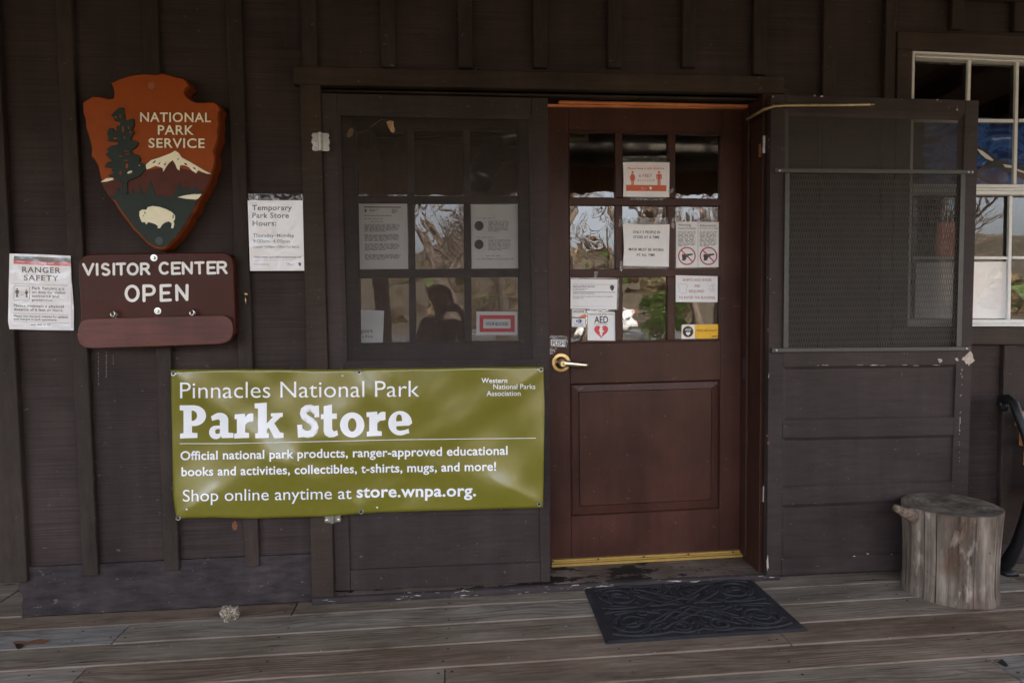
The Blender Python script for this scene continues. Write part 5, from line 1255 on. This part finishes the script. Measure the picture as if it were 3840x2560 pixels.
for su in (0, 1):
    for sv in (0, 1):
        F = lambda L_: [((1 - u if su else u), (1 - v if sv else v)) for u, v in L_]
        for p0, p1, p2 in (((.08, .14), (.14, .20), (.13, .30)), ((.17, .08), (.24, .14), (.30, .22)), ((.33, .22), (.30, .30), (.36, .34)), ((.40, .28), (.44, .32), (.5, .34)), ((.10, .42), (.18, .46), (.26, .47)), ((.30, .46), (.38, .47), (.45, .44)), ((.46, .05), (.44, .10), (.48, .16)), ((.08, .48), (.06, .5), (.08, .5)), ((.22, .18), (.25, .24), (.22, .30))):
            scroll(F(bez(p0, p1, p2, 8)), .0055)
        for cu, cv, ru in ((.33, .42, .022), (.27, .12, .024), (.44, .43, .02), (.09, .30, .018)): scroll(F(spiral(cu, cv, ru, 30, 1.1, 1, 14)), .005)
for d_ in (-.03, .03): scroll([(.36 + d_, .30), (.64 + d_, .70)], .006); scroll([(.64 + d_, .30), (.36 + d_, .70)], .006)
m.build('mat', M['rubber'], MT, smooth=False, recalc=True)

# ================================================================= STUMP
YC = -.25
def at_y(px, py, Y): return P(px, py, Y)
sb = (G(3382, 2215) + G(3727, 2245)) / 2
SX = (P(3381, 2190, YC).x + P(3726, 2230, YC).x) / 2; RAD = (P(3726, 2230, YC).x - P(3381, 2190, YC).x) / 2 * .80
SH = (P(3400, 1872, YC).z + P(3740, 1905, YC).z) / 2
ST_ = thing('tree_stump', 'weathered grey log stump standing by the open screen door', 'stump', (SX, YC, 0))
m = MB(); NS = 96; lv_ = [0, .02, .06, .12, .2, .28, .34, SH - .02, SH - .004, SH]
rr = random.Random(12)
ph = [rr.uniform(0, 6.28) for _ in range(6)]
cracks = [(R(-145), .011), (R(-120), .002), (R(-99), .004), (R(-71), .005), (R(-166), .003), (R(60), .01), (R(140), .01), (R(200), .008)]
def srad(a, z):
    r = RAD * (1 + .025 * math.sin(2 * a + ph[0]) + .018 * math.sin(3 * a + ph[1]) + .004 * math.sin(7 * a + ph[2] + z * 3))
    r *= 1.0 + .05 * (z / SH) ** 2 - .02 * math.sin(math.pi * z / SH) + (.015 if z < .03 else 0)
    for ca, dp in cracks:
        d = abs((a - ca + math.pi) % (2 * math.pi) - math.pi); r -= dp * max(0, 1 - d / .018)
    if z > SH - .003: r -= .006
    return r
angs = sorted(set([2 * math.pi * i / NS for i in range(NS)] + [(ca + d) % (2 * math.pi) for ca, _ in cracks for d in (-.018, -.007, 0, .007, .018)]))
na = len(angs)
tilt = lambda x, y: .004 * x / RAD
vs = []
for z in lv_:
    for a in angs:
        r = srad(a, z); x, y = SX + r * math.cos(a), YC + r * math.sin(a); vs.append((x, y, z + (z / SH) * tilt(x - SX, y) ))
fs = [[i * na + j, i * na + (j + 1) % na, (i + 1) * na + (j + 1) % na, (i + 1) * na + j] for i in range(len(lv_) - 1) for j in range(na)]
m.add(vs, fs, 0)
top = vs[-na:]; m.add(top + [(SX, YC, SH - .006)], [[j, (j + 1) % na, na] for j in range(na)], 1)
so_ = m.build('log', [M['stump'], M['stumptop']], ST_, smooth=False, recalc=True)
for p_ in so_.data.polygons: p_.use_smooth = True
so_.data.set_sharp_from_angle(angle=R(28))
m = MB(); s0 = P(3400, 1925, YC - .02); 
m.tube([P(3425, 1932, YC - .01), P(3398, 1924, YC - .03), P(3384, 1918, YC - .034), P(3368, 1908, YC - .036), P(3356, 1902, YC - .037), P(3352, 1900, YC - .036)], [.034, .024, .018, .017, .014, .006], 9)
m.build('branch_stub', plain('pale_broken_branch', lin(112, 96, 84), .9, var=.5, scale=60, bump=.9, spec=.15), ST_)

# ================================================================= ROCK
rc = G(858, 2332)
m = MB(); rr = random.Random(4); bm = bmesh.new(); bmesh.ops.create_icosphere(bm, subdivisions=4, radius=1)
from mathutils import noise as mn
vs = []
for v in bm.verts:
    d = v.co; s_ = 1 + .45 * mn.noise(d * 1.3 + Vector((3, 1, 5))) + .22 * mn.noise(d * 3.7) + .14 * mn.noise(d * 9)
    p = Vector((d.x * .033, d.y * .027, d.z * .032)) * s_
    if d.x > .4 and d.z > .1: p.x += .007
    vs.append(p)
zmin = min(p.z for p in vs); vs = [p + Vector((rc.x, rc.y + .012, -zmin * .86)) for p in vs]
vs = [Vector((p.x, p.y, max(p.z, .0005))) for p in vs]
m.add(vs, [[v.index for v in f_.verts] for f_ in bm.faces]); bm.free()
ro = m.build('rock', M['rock'], None); setp(ro, 'small rough speckled tan rock on the deck below the banner', 'rock')

# ================================================================= BENCH
YBB = -.07
bp = P(3762, 1520, YBB); XB = bp.x
BE = thing('park_bench', 'black cast iron bench end with orange wooden slats at the right edge', 'bench', (XB + .6, -.3, 0))
def bench_end(xb):
    m = MB()
    def pt(y, z): return Vector((xb, y, z))
    zt = bp.z
    back = [pt(-.075, zt - .02), pt(-.055, zt + .005), pt(-.06, zt + .03), pt(-.09, zt + .038), pt(-.125, zt + .02), pt(-.15, zt - .03), pt(-.19, zt - .11), pt(-.22, zt - .2), pt(-.235, zt - .30), pt(-.225, .40), pt(-.20, .28), pt(-.165, .16), pt(-.125, .07), pt(-.095, .028), pt(-.05, .014)]
    m.tube(back, [.010, .014, .017, .019, .020, .020, .019, .018, .018, .020, .022, .024, .030, .030, .022], 10)
    m.tube([pt(-.075 + .022 * math.cos(a) * (1 - i / 22), zt - .004 + .026 * math.sin(a) * (1 - i / 22)) for i, a in enumerate([k_ * .5 for k_ in range(18)])], .008, 6)
    m.tube([pt(-.235, .42), pt(-.4, .40), pt(-.6, .42), pt(-.66, .40)], [.024, .022, .022, .018], 8)
    m.tube([pt(-.60, .41), pt(-.64, .3), pt(-.61, .18), pt(-.65, .06), pt(-.70, .012)], [.022, .024, .022, .024, .02], 8)
    m.tube([pt(-.235, .60), pt(-.4, .64), pt(-.58, .64), pt(-.64, .60), pt(-.62, .56), pt(-.58, .58)], [.018, .020, .020, .018, .014, .01], 8)
    m.tube([pt(-.60, .42), pt(-.585, .52), pt(-.60, .63)], .014, 8)
    m.tube([pt(-.225, .30), pt(-.40, .22), pt(-.62, .26)], .014, 8)
    m.box(xb - .03, xb + .03, -.15, .0 - .035, .0, .02)
    return m.build('end_frame', M['iron'], BE, smooth=True)
bench_end(XB); bench_end(XB + 1.35)
for i in range(5):
    zt = bp.z - .05 - i * .085; y = -.135 - .10 * (i / 4) - .005
    m = MB(); m.box(XB + .0, XB + 1.36, y - .014 - .0, y + .010, zt - .034, zt + .034); m.build('slat', M['slat'], BE, bevel=.004)
for i in range(6):
    y = -.26 - i * .068
    m = MB(); m.box(XB + .0, XB + 1.36, y - .029, y + .029, .432, .455); m.build('slat', M['slat'], BE, bevel=.004)

# ================================================================= BEHIND THE GLASS
AP = thing('glass_artwork', 'blue swirled glass artwork with black and white wings hanging in the upper sash', 'artwork', P(3760, 690, .10))
m = MB(); m.prism([(3470, 436), (4080, 452), (4060, 700), (3462, 698)], .10, .012); m.build('panel', M['swirl'], AP, recalc=False)
m = MB()
m.prism([(3640, 530), (3668, 546), (3700, 566), (3745, 596), (3790, 612), (3840, 626), (3900, 650), (3900, 690), (3850, 676), (3800, 658), (3760, 636), (3730, 628), (3690, 644), (3650, 668), (3640, 660), (3690, 622), (3706, 606), (3672, 578), (3640, 566)], .097, .0025)
m.prism([(3640, 640), (3680, 660), (3720, 684), (3716, 689), (3676, 668), (3640, 650)], .0968, .0025)
m.build('wings', M['black'], AP, recalc=False)
m = MB()
m.prism([(3664, 558), (3684, 566), (3708, 584), (3726, 600), (3722, 604), (3700, 596), (3678, 578)], .0945, .0022)
m.prism([(3762, 616), (3800, 622), (3800, 630), (3770, 628)], .0945, .0022); m.prism([(3815, 634), (3850, 646), (3848, 652), (3818, 642)], .0945, .0022)
m.build('feather_patch', M['white'], AP, recalc=False)
WP = thing('paper_sheet', 'blank white paper sheet taped inside the lower window pane', 'paper', P(3610, 1195, .05))
m = MB(); m.prism([(3436, 984), (3780, 981), (3774, 1194), (3430, 1193)], .05, .0012); m.build('sheet', M['white'], WP, recalc=False)
OP = thing('orange_poster', 'narrow orange poster inside the window behind the wire guard', 'poster', P(3535, 1010, .06))
m = MB(); m.prism([(3514, 832), (3590, 834), (3582, 975), (3506, 975)], .06, .0012); m.build('sheet', M['orange'], OP, recalc=False)
DU = thing('air_duct', 'round spiral metal air duct running under the ceiling inside the red door', 'air duct', (1.5, 3.0, 2.7))
ya = 2.4; pa = P(2040, 540, ya); pb = P(2830, 560, ya)
m = MB(); n_ = 34; pts = [pa.lerp(pb, i / n_) for i in range(n_ + 1)]
m.tube(pts, [.17 + (.006 if i % 4 == 0 else 0) for i in range(n_ + 1)], 28); m.build('pipe', M['duct'], DU, smooth=True)
VG = thing('air_vent', 'cream air register with dark slots beside the metal duct', 'vent', P(2170, 520, 2.2))
m = MB(); m.prism([(2120, 486), (2207, 488), (2206, 530), (2120, 529)], 2.2, .03)
m.build('frame', plain('cream_register', lin(200, 190, 150), .5), VG, recalc=False)
m = MB()
for i in range(5): m.prism([(2126, 492 + i * 5.2), (2194, 493 + i * 5.2), (2194, 495.6 + i * 5.2), (2126, 494.6 + i * 5.2)], 2.195, .004)
m.build('slot', M['black'], VG, recalc=False)
DE = thing('duct_elbow', 'slanting metal duct elbow behind the top right pane of the closed door', 'air duct', P(1850, 600, 1.6))
m = MB(); yy = 1.6
raw = [P(1960, 506, yy), P(1915, 503, yy), P(1880, 514, yy), P(1860, 540, yy)] + [P(1860 - i * 7.5, 540 + i * 16, yy - i * .02) for i in range(1, 10)]
m.tube(raw, [.085 + (.004 if i % 2 else 0) for i in range(len(raw))], 20); m.build('pipe', M['duct'], DE, smooth=True)
m = MB()
for x0 in (-.9, .6, 2.1, 3.6):
    m.box(x0, x0 + .12, .2, 4.8, 2.98, 3.14)
m.build('rafter', M['interior'], HOUSE)
CT = thing('store_shelf', 'dim wooden display shelf inside the store behind the panes', 'shelf', (1.2, 3.9, 0))
m = MB(); m.box(.2, 2.4, 4.2, 4.6, .02, .06); m.box(.2, .24, 4.2, 4.6, .06, 1.9); m.box(2.36, 2.4, 4.2, 4.6, .06, 1.9)
for z in (.5, .95, 1.4, 1.86): m.box(.24, 2.36, 4.2, 4.6, z, z + .03)
m.build('rack', M['interior'], CT)

# ================================================================= THE YARD THE PANES MIRROR
bark = plain('grey_brown_bark', lin(96, 84, 74), .9, var=.3, scale=8)
leafm = plain('rusty_oak_leaf', lin(120, 84, 56), .8, var=.4, scale=3)
greenm = plain('green_shrub_leaf', lin(84, 104, 52), .8, var=.4, scale=3)
drym = plain('dry_scrub', lin(112, 96, 72), .9, var=.4, scale=2)
def tree_mesh(h, seed, leaves=260):
    r_ = random.Random(seed); tr = MB(); tw = MB(); lf = MB()
    def branch(p, d, L, rad, depth):
        pts = [p]; q_ = p; dd = d.copy(); k = 5
        for i in range(k):
            dd = (dd + Vector((r_.uniform(-.22, .22), r_.uniform(-.22, .22), r_.uniform(-.08, .16)))).normalized(); q_ = q_ + dd * (L / k); pts.append(q_)
        (tr if depth == 0 else tw).tube(pts, [rad * (1 - .55 * i / k) for i in range(k + 1)], 7 if depth < 2 else 4)
        if depth < 4:
            for i in range(4 if depth else 6):
                a = pts[r_.randint(2, k)]; nd = (dd * .5 + Vector((r_.uniform(-1, 1), r_.uniform(-1, 1), r_.uniform(-.15, .8)))).normalized()
                branch(a, nd, L * r_.uniform(.45, .68), rad * .5, depth + 1)
        elif leaves and r_.random() < .35:
            for i in range(1):
                a = pts[-1] + Vector((r_.uniform(-.2, .2),) * 3); u = Vector((r_.uniform(-1, 1), r_.uniform(-1, 1), r_.uniform(-1, 1))).normalized() * .06; v_ = u.orthogonal().normalized() * .05
                lf.add([a - u - v_, a + u - v_, a + u + v_, a - u + v_], [[0, 1, 2, 3]])
    branch(Vector((0, 0, 0)), Vector((0, 0, 1)), h * .5, h * .028, 0)
    return tr, tw, lf
protos = []
for s_ in range(2):
    tr, tw, lf = tree_mesh(8 + s_, 40 + s_ * 5)
    tw.v, base_ = tw.v, None
    nb = len(tw.v); tw.v += lf.v; tw.f += [[i + nb for i in f_] for f_ in lf.f]; tw.m += [1] * len(lf.f)
    protos.append((tr, tw))
sides = {0: 'slender bare oak with rusty leaves', 1: 'forked bare oak with rusty leaves'}
where = [(4.4, -18, 0, 'mirrored in the red door'), (.2, -21, 1, 'mirrored in the closed door'), (-5.4, -19, 1, 'at the left of the yard'), (-9, -24, 0, 'far left beyond the yard'), (9.2, -20, 1, 'before the parked white car'), (12, -24, 0, 'mirrored in the right window'), (17, -19, 1, 'at the far right of the yard'), (6.2, -41, 0, 'beyond the road on the foot of the hill'), (2.4, -26, 1, 'beside the road')]
seen_ = {}
for i, (x, y, kd, wh) in enumerate(where):
    if kd not in seen_:
        t = thing('oak_tree', sides[kd] + ' ' + wh, 'tree', (x, y, gz(x, y)), 'bare oaks across the road')
        tr, tw = protos[kd]
        for p in (tr, tw): p.v = [v + Vector((x, y, gz(x, y))) for v in p.v]
        a = tr.build('trunk', bark, t, smooth=True, recalc=False); b = tw.build('crown', [bark, leafm], t, recalc=False); seen_[kd] = (t, a, b)
    else:
        t0, a, b = seen_[kd]; t = t0.copy(); COL.objects.link(t); t.location = (x, y, gz(x, y)); t.rotation_euler.z = i * 1.3; t['label'] = sides[kd] + ' ' + wh
        for o_ in (a, b):
            c_ = o_.copy(); COL.objects.link(c_); c_.parent = t
def leafy(name, label, x, y, w_, h_, mat, n=1500, seed=1, group=None):
    r_ = random.Random(seed); z0 = gz(x, y); t = thing(name, label, 'shrub', (x, y, z0), group); lf = MB(); st = MB()
    for i in range(7): st.tube([(x + r_.uniform(-.1, .1), y + r_.uniform(-.1, .1), z0), (x + r_.uniform(-.5, .5) * w_, y + r_.uniform(-.5, .5) * w_, z0 + h_ * r_.uniform(.5, .9))], [.03, .008], 5)
    cl = [(r_.uniform(-.6, .6) * w_ / 2 * 1.3, r_.uniform(-.6, .6) * w_ / 2, h_ * r_.uniform(.25, .8), r_.uniform(.2, .34) * w_) for _ in range(12)]
    for i in range(n):
        cx_, cy_, cz_, cr_ = cl[i % 12]; d = Vector((r_.gauss(0, 1), r_.gauss(0, 1), r_.gauss(0, 1))).normalized() * cr_ * r_.uniform(.4, 1)
        c_ = Vector((x + cx_, y + cy_, max(z0 + .03, z0 + cz_ + d.z))) + Vector((d.x, d.y, 0)); u = Vector((r_.uniform(-1, 1), r_.uniform(-1, 1), r_.uniform(-1, 1))).normalized() * .07 * max(1, w_ / 2); v_ = u.orthogonal().normalized() * .045 * max(1, w_ / 2)
        lf.add([c_ - u, c_ + v_, c_ + u, c_ - v_], [[0, 1, 2, 3]])
    st.build('stem', bark, t); lf.build('foliage', mat, t, recalc=False)
leafy('shrub', 'round green shrub mirrored in the bottom middle pane of the red door', 10.1, -26.5, 1.7, 2.0, greenm, 2600, 3, 'yard shrubs')
leafy('shrub', 'dry brown scrub bush beyond the road', 2.5, -38, 3.2, 2.0, drym, 1500, 4, 'yard shrubs')
leafy('shrub', 'tall dry scrub bush at the foot of the hill', 15, -39, 3, 2.2, drym, 1500, 5, 'yard shrubs')
leafy('shrub', 'low green shrub by the far right road edge', 19, -24, 2.4, 1.6, greenm, 1200, 6, 'yard shrubs')
leafy('shrub', 'added unseen green shrub screening low sky left of the porch', -7.5, 2.5, 5.0, 4.2, greenm, 5200, 8, 'yard shrubs')  # added out of view to block low sky light on the side deck
leafy('shrub', 'broad green shrub past the side deck behind the cabin corner', -6.5, 7.5, 5.0, 3.6, greenm, 4000, 9, 'yard shrubs')
# far-off scrub on the slope reads as one mass
r_ = random.Random(77); sc_ = MB()
for i in range(420):
    x = r_.uniform(-70, 100); y = r_.uniform(-120, -42); z = gz(x, y); s_ = r_.uniform(.5, 1.5)
    for j in range(9):
        c_ = Vector((x + r_.gauss(0, .5) * s_, y + r_.gauss(0, .5) * s_, z + abs(r_.gauss(0, .6)) * s_)); u = Vector((r_.uniform(-1, 1), r_.uniform(-1, 1), r_.uniform(-1, 1))).normalized() * .55 * s_; v_ = u.orthogonal().normalized() * .45 * s_
        sc_.add([c_ - u, c_ + v_, c_ + u, c_ - v_], [[0, 1, 2, 3]], 0 if r_.random() < .7 else 1)
so_ = sc_.build('hillside_scrub', [drym, greenm], None, recalc=False); setp(so_, kind='stuff')
# white car
CX, CY = 7.7, -31.0
CA = thing('parked_car', 'white hatchback parked on the road with red tail lights, mirrored in the red door', 'car', (CX, CY, -.195))
zc_ = -.195
prof = [(-2.1, .35), (-2.15, .7), (-2.05, .95), (-1.85, 1.05), (-1.45, 1.45), (-.4, 1.52), (.35, 1.45), (1.0, 1.0), (1.9, .85), (2.1, .65), (2.1, .35)]
m = MB(); n = len(prof)
secs = [(-.88, .94), (-.80, 1.0), (.80, 1.0), (.88, .94)]
vs = []
for oy, sc2 in secs: vs += [(CX + .2 - px_, CY + oy * (1 if pz < 1.0 else .86), zc_ + .35 + (pz - .35) * sc2) for px_, pz in prof]
fs = [[i * n + j, i * n + (j + 1) % n, (i + 1) * n + (j + 1) % n, (i + 1) * n + j] for i in range(3) for j in range(n)] + [list(range(n)), list(range(4 * n - 1, 3 * n - 1, -1))]
m.add(vs, fs); m.build('body', plain('white_car_paint', (.72, .72, .72, 1), .25, spec=.6), CA, bevel=.04, seg=3, smooth=False)
m = MB()
for oy in (-.81, .775):
    m.add([(CX + .2 - px_, CY + oy + d, zc_ + pz) for d in (0, .035) for px_, pz in ((-1.55, 1.05), (-1.3, 1.38), (-.4, 1.44), (.28, 1.38), (.75, 1.02))], [[0, 1, 2, 3, 4], [9, 8, 7, 6, 5]] + [[i, i + 5, (i + 1) % 5 + 5, (i + 1) % 5] for i in range(5)])
m.build('side_window', M['black'], CA)
m = MB(); m.add([(CX + .2 + 1.88, CY - .6, zc_ + 1.08), (CX + .2 + 1.88, CY + .6, zc_ + 1.08), (CX + .2 + 1.52, CY + .55, zc_ + 1.42), (CX + .2 + 1.52, CY - .55, zc_ + 1.42)], [[0, 1, 2, 3]]); m.build('rear_window', M['black'], CA, recalc=False)
for oy in (-.78, .62):
    m = MB(); m.box(CX + 2.18, CX + 2.38, CY + oy, CY + oy + .16, zc_ + .78, zc_ + .96); m.build('tail_light', M['red'], CA, bevel=.02)
for ox in (1.5, -1.15):
    for oy in (-.86, .68):
        m = MB(); m.lathe((CX + ox, CY + oy, zc_ + .33), [(0, .2), (.0, .33), (.18, .33), (.18, .2)], 'y', 24, 0); m.lathe((CX + ox, CY + oy - .004, zc_ + .33), [(0, .02), (0, .2), (.19, .2), (.19, .02)], 'y', 16, 1); m.build('wheel', [M['black'], M['steel']], CA)

# ================================================================= THE PHOTOGRAPHER, mirrored in the closed door
PX, PY, PZ = -.09, -3.06, gz(-.09, -3.06)
PE = thing('person', 'person in dark jacket and trousers holding a camera, mirrored in the closed door', 'person', (PX, PY, PZ))
def skinned(name, joints, edges, root, mat, parent, sub=2):
    names = list(joints); me = bpy.data.meshes.new(name)
    me.from_pydata([Vector(joints[n_][:3]) for n_ in names], [(names.index(a), names.index(b)) for a, b in edges], [])
    o = bpy.data.objects.new(name, me); COL.objects.link(o)
    o.modifiers.new('skin', 'SKIN'); sm_ = o.modifiers.new('sub', 'SUBSURF'); sm_.levels = sub; sm_.render_levels = sub
    for i, n_ in enumerate(names):
        j_ = joints[n_]; sv = me.skin_vertices[0].data[i]; sv.radius = (j_[3], j_[4] if len(j_) > 4 else j_[3]); sv.use_root = n_ == root
    dg = bpy.context.evaluated_depsgraph_get(); dg.update()
    m2 = bpy.data.meshes.new_from_object(o.evaluated_get(dg)); bpy.data.objects.remove(o)
    mb_ = MB(); mb_.add([v.co + Vector((PX, PY, PZ)) for v in m2.vertices], [list(p.vertices) for p in m2.polygons])
    return mb_.build(name, mat, parent, smooth=True, recalc=True)
HX, HZ = .09, 1.263 - PZ                          # the lens sits at the picture's own viewpoint
J = {'pelvis': (0, 0, .86, .14, .10), 'spine': (0, .0, 1.03, .13, .095), 'chest': (0, .0, 1.21, .15, .10), 'base': (0, .0, 1.37, .07), 'neck': (0, .015, 1.43, .052),
     'jaw': (0, .045, 1.51, .066), 'head': (0, .035, 1.58, .086), 'crown': (0, .025, 1.65, .068)}
E_ = [('pelvis', 'spine'), ('spine', 'chest'), ('chest', 'base'), ('base', 'neck'), ('neck', 'jaw'), ('jaw', 'head'), ('head', 'crown')]
for sd_, sx_ in (('l', -1), ('r', 1)):
    wx = HX + sx_ * .085
    J.update({sd_ + 'sh': (sx_ * .165, 0, 1.335, .055), sd_ + 'el': (sx_ * .25 + .02, .07, 1.10, .043), sd_ + 'wr': (wx + sx_ * .03, .155, HZ - .075, .028), sd_ + 'pa': (wx + sx_ * .012, .185, HZ - .03, .034, .022),
              sd_ + 'hip': (sx_ * .09, 0, .80, .082), sd_ + 'kn': (sx_ * .105, .015, .45, .058), sd_ + 'an': (sx_ * .115, -.01, .085, .042), sd_ + 'toe': (sx_ * .135, .15, .035, .038)})
    E_ += [('chest', sd_ + 'sh'), (sd_ + 'sh', sd_ + 'el'), (sd_ + 'el', sd_ + 'wr'), (sd_ + 'wr', sd_ + 'pa'), ('pelvis', sd_ + 'hip'), (sd_ + 'hip', sd_ + 'kn'), (sd_ + 'kn', sd_ + 'an'), (sd_ + 'an', sd_ + 'toe')]
    for i in range(4):
        z = HZ + .018 - i * .019; k_ = (.9, 1.0, .95, .75)[i]
        J[sd_ + 'f%da' % i] = (wx + sx_ * .006, .200, z, .0095); J[sd_ + 'f%db' % i] = (wx - sx_ * .004, .200 + .030 * k_, z + .002, .0088); J[sd_ + 'f%dc' % i] = (wx - sx_ * (.004 + .026 * k_), .200 + .034 * k_, z, .0078)
        E_ += [(sd_ + 'pa', sd_ + 'f%da' % i), (sd_ + 'f%da' % i, sd_ + 'f%db' % i), (sd_ + 'f%db' % i, sd_ + 'f%dc' % i)]
    J[sd_ + 't1'] = (wx - sx_ * .012, .168, HZ - .02, .011); J[sd_ + 't2'] = (wx - sx_ * .034, .166, HZ + .002, .0095); E_ += [(sd_ + 'pa', sd_ + 't1'), (sd_ + 't1', sd_ + 't2')]
skinm = plain('tan_skin', lin(176, 128, 104), .55, spec=.3)
skinned('body', J, E_, 'pelvis', skinm, PE)
def fat(names, d): return {n_: tuple(J[n_][:3]) + tuple(r_ + d for r_ in J[n_][3:]) for n_ in names}
jk = fat(['pelvis', 'spine', 'chest', 'base', 'lsh', 'lel', 'rsh', 'rel'], .016)
for sd_ in 'lr':
    e_, w_ = Vector(J[sd_ + 'el'][:3]), Vector(J[sd_ + 'wr'][:3]); jk[sd_ + 'cuff'] = tuple(e_.lerp(w_, .86)) + (.040,)
skinned('jacket', jk, [('pelvis', 'spine'), ('spine', 'chest'), ('chest', 'base'), ('chest', 'lsh'), ('lsh', 'lel'), ('lel', 'lcuff'), ('chest', 'rsh'), ('rsh', 'rel'), ('rel', 'rcuff')], 'pelvis', plain('dark_jacket_cloth', lin(44, 44, 48), .85, var=.2, scale=30), PE)
tj = fat(['pelvis', 'lhip', 'lkn', 'lan', 'rhip', 'rkn', 'ran'], .018)
skinned('trousers', tj, [('pelvis', 'lhip'), ('lhip', 'lkn'), ('lkn', 'lan'), ('pelvis', 'rhip'), ('rhip', 'rkn'), ('rkn', 'ran')], 'pelvis', plain('dark_trouser_cloth', lin(40, 44, 56), .85, var=.2, scale=30), PE)
for sx_ in (-1, 1):
    m = MB(); m.tube([(PX + sx_ * .112, PY - .06, PZ + .035), (PX + sx_ * .115, PY, PZ + .05), (PX + sx_ * .128, PY + .10, PZ + .042), (PX + sx_ * .138, PY + .19, PZ + .032)], [.045, .055, .052, .03], 10, flat=.8); m.build('shoe', M['black'], PE, smooth=True)
hr = MB(); bm = bmesh.new(); bmesh.ops.create_icosphere(bm, subdivisions=3, radius=1)
for v in bm.verts:
    if v.co.y > .25 and v.co.z < .45: v.co.y = .25
hr.add([Vector((PX + v.co.x * .094, PY + .018 + v.co.y * .108, PZ + 1.615 + v.co.z * .105)) for v in bm.verts], [[v.index for v in f_.verts] for f_ in bm.faces]); bm.free()
hr.build('hair', plain('dark_brown_hair', lin(46, 34, 28), .7, var=.4, scale=80), PE, smooth=True)
for sx_ in (-1, 1):
    m = MB(); m.lathe((PX + sx_ * .032, PY + .116, PZ + 1.575), [(-.006, .006), (.002, .010), (.008, .007)], 'y', 10); m.build('eye', M['black'], PE, smooth=True)
    m = MB(); m.tube([(PX + sx_ * .084, PY + .03, PZ + 1.60), (PX + sx_ * .094, PY + .022, PZ + 1.575), (PX + sx_ * .086, PY + .032, PZ + 1.545)], [.010, .014, .008], 8); m.build('ear', skinm, PE, smooth=True)
m = MB(); m.tube([(PX, PY + .115, PZ + 1.585), (PX, PY + .130, PZ + 1.555), (PX, PY + .142, PZ + 1.535), (PX, PY + .118, PZ + 1.525)], [.007, .010, .013, .010], 8); m.build('nose', skinm, PE, smooth=True)
m = MB(); m.tube([(PX - .022, PY + .106, PZ + 1.497), (PX, PY + .116, PZ + 1.499), (PX + .022, PY + .106, PZ + 1.497)], [.004, .007, .004], 8); m.build('mouth', M['brownprint'], PE, smooth=True)
CM = thing('camera_body', 'black camera with a short lens held by the person off the deck', 'camera', (0, -2.86, 1.22))
m = MB(); m.box(-.066, .066, -2.885, -2.845, 1.222, 1.300); m.box(-.022, .022, -2.884, -2.843, 1.301, 1.322); m.build('housing', M['black'], CM, bevel=.006, seg=2)
m = MB(); m.lathe((0, -2.844, 1.263), [(0, .034), (.018, .034), (.020, .031), (.032, .031)], 'y', 24); m.build('lens', M['black'], CM, smooth=False)
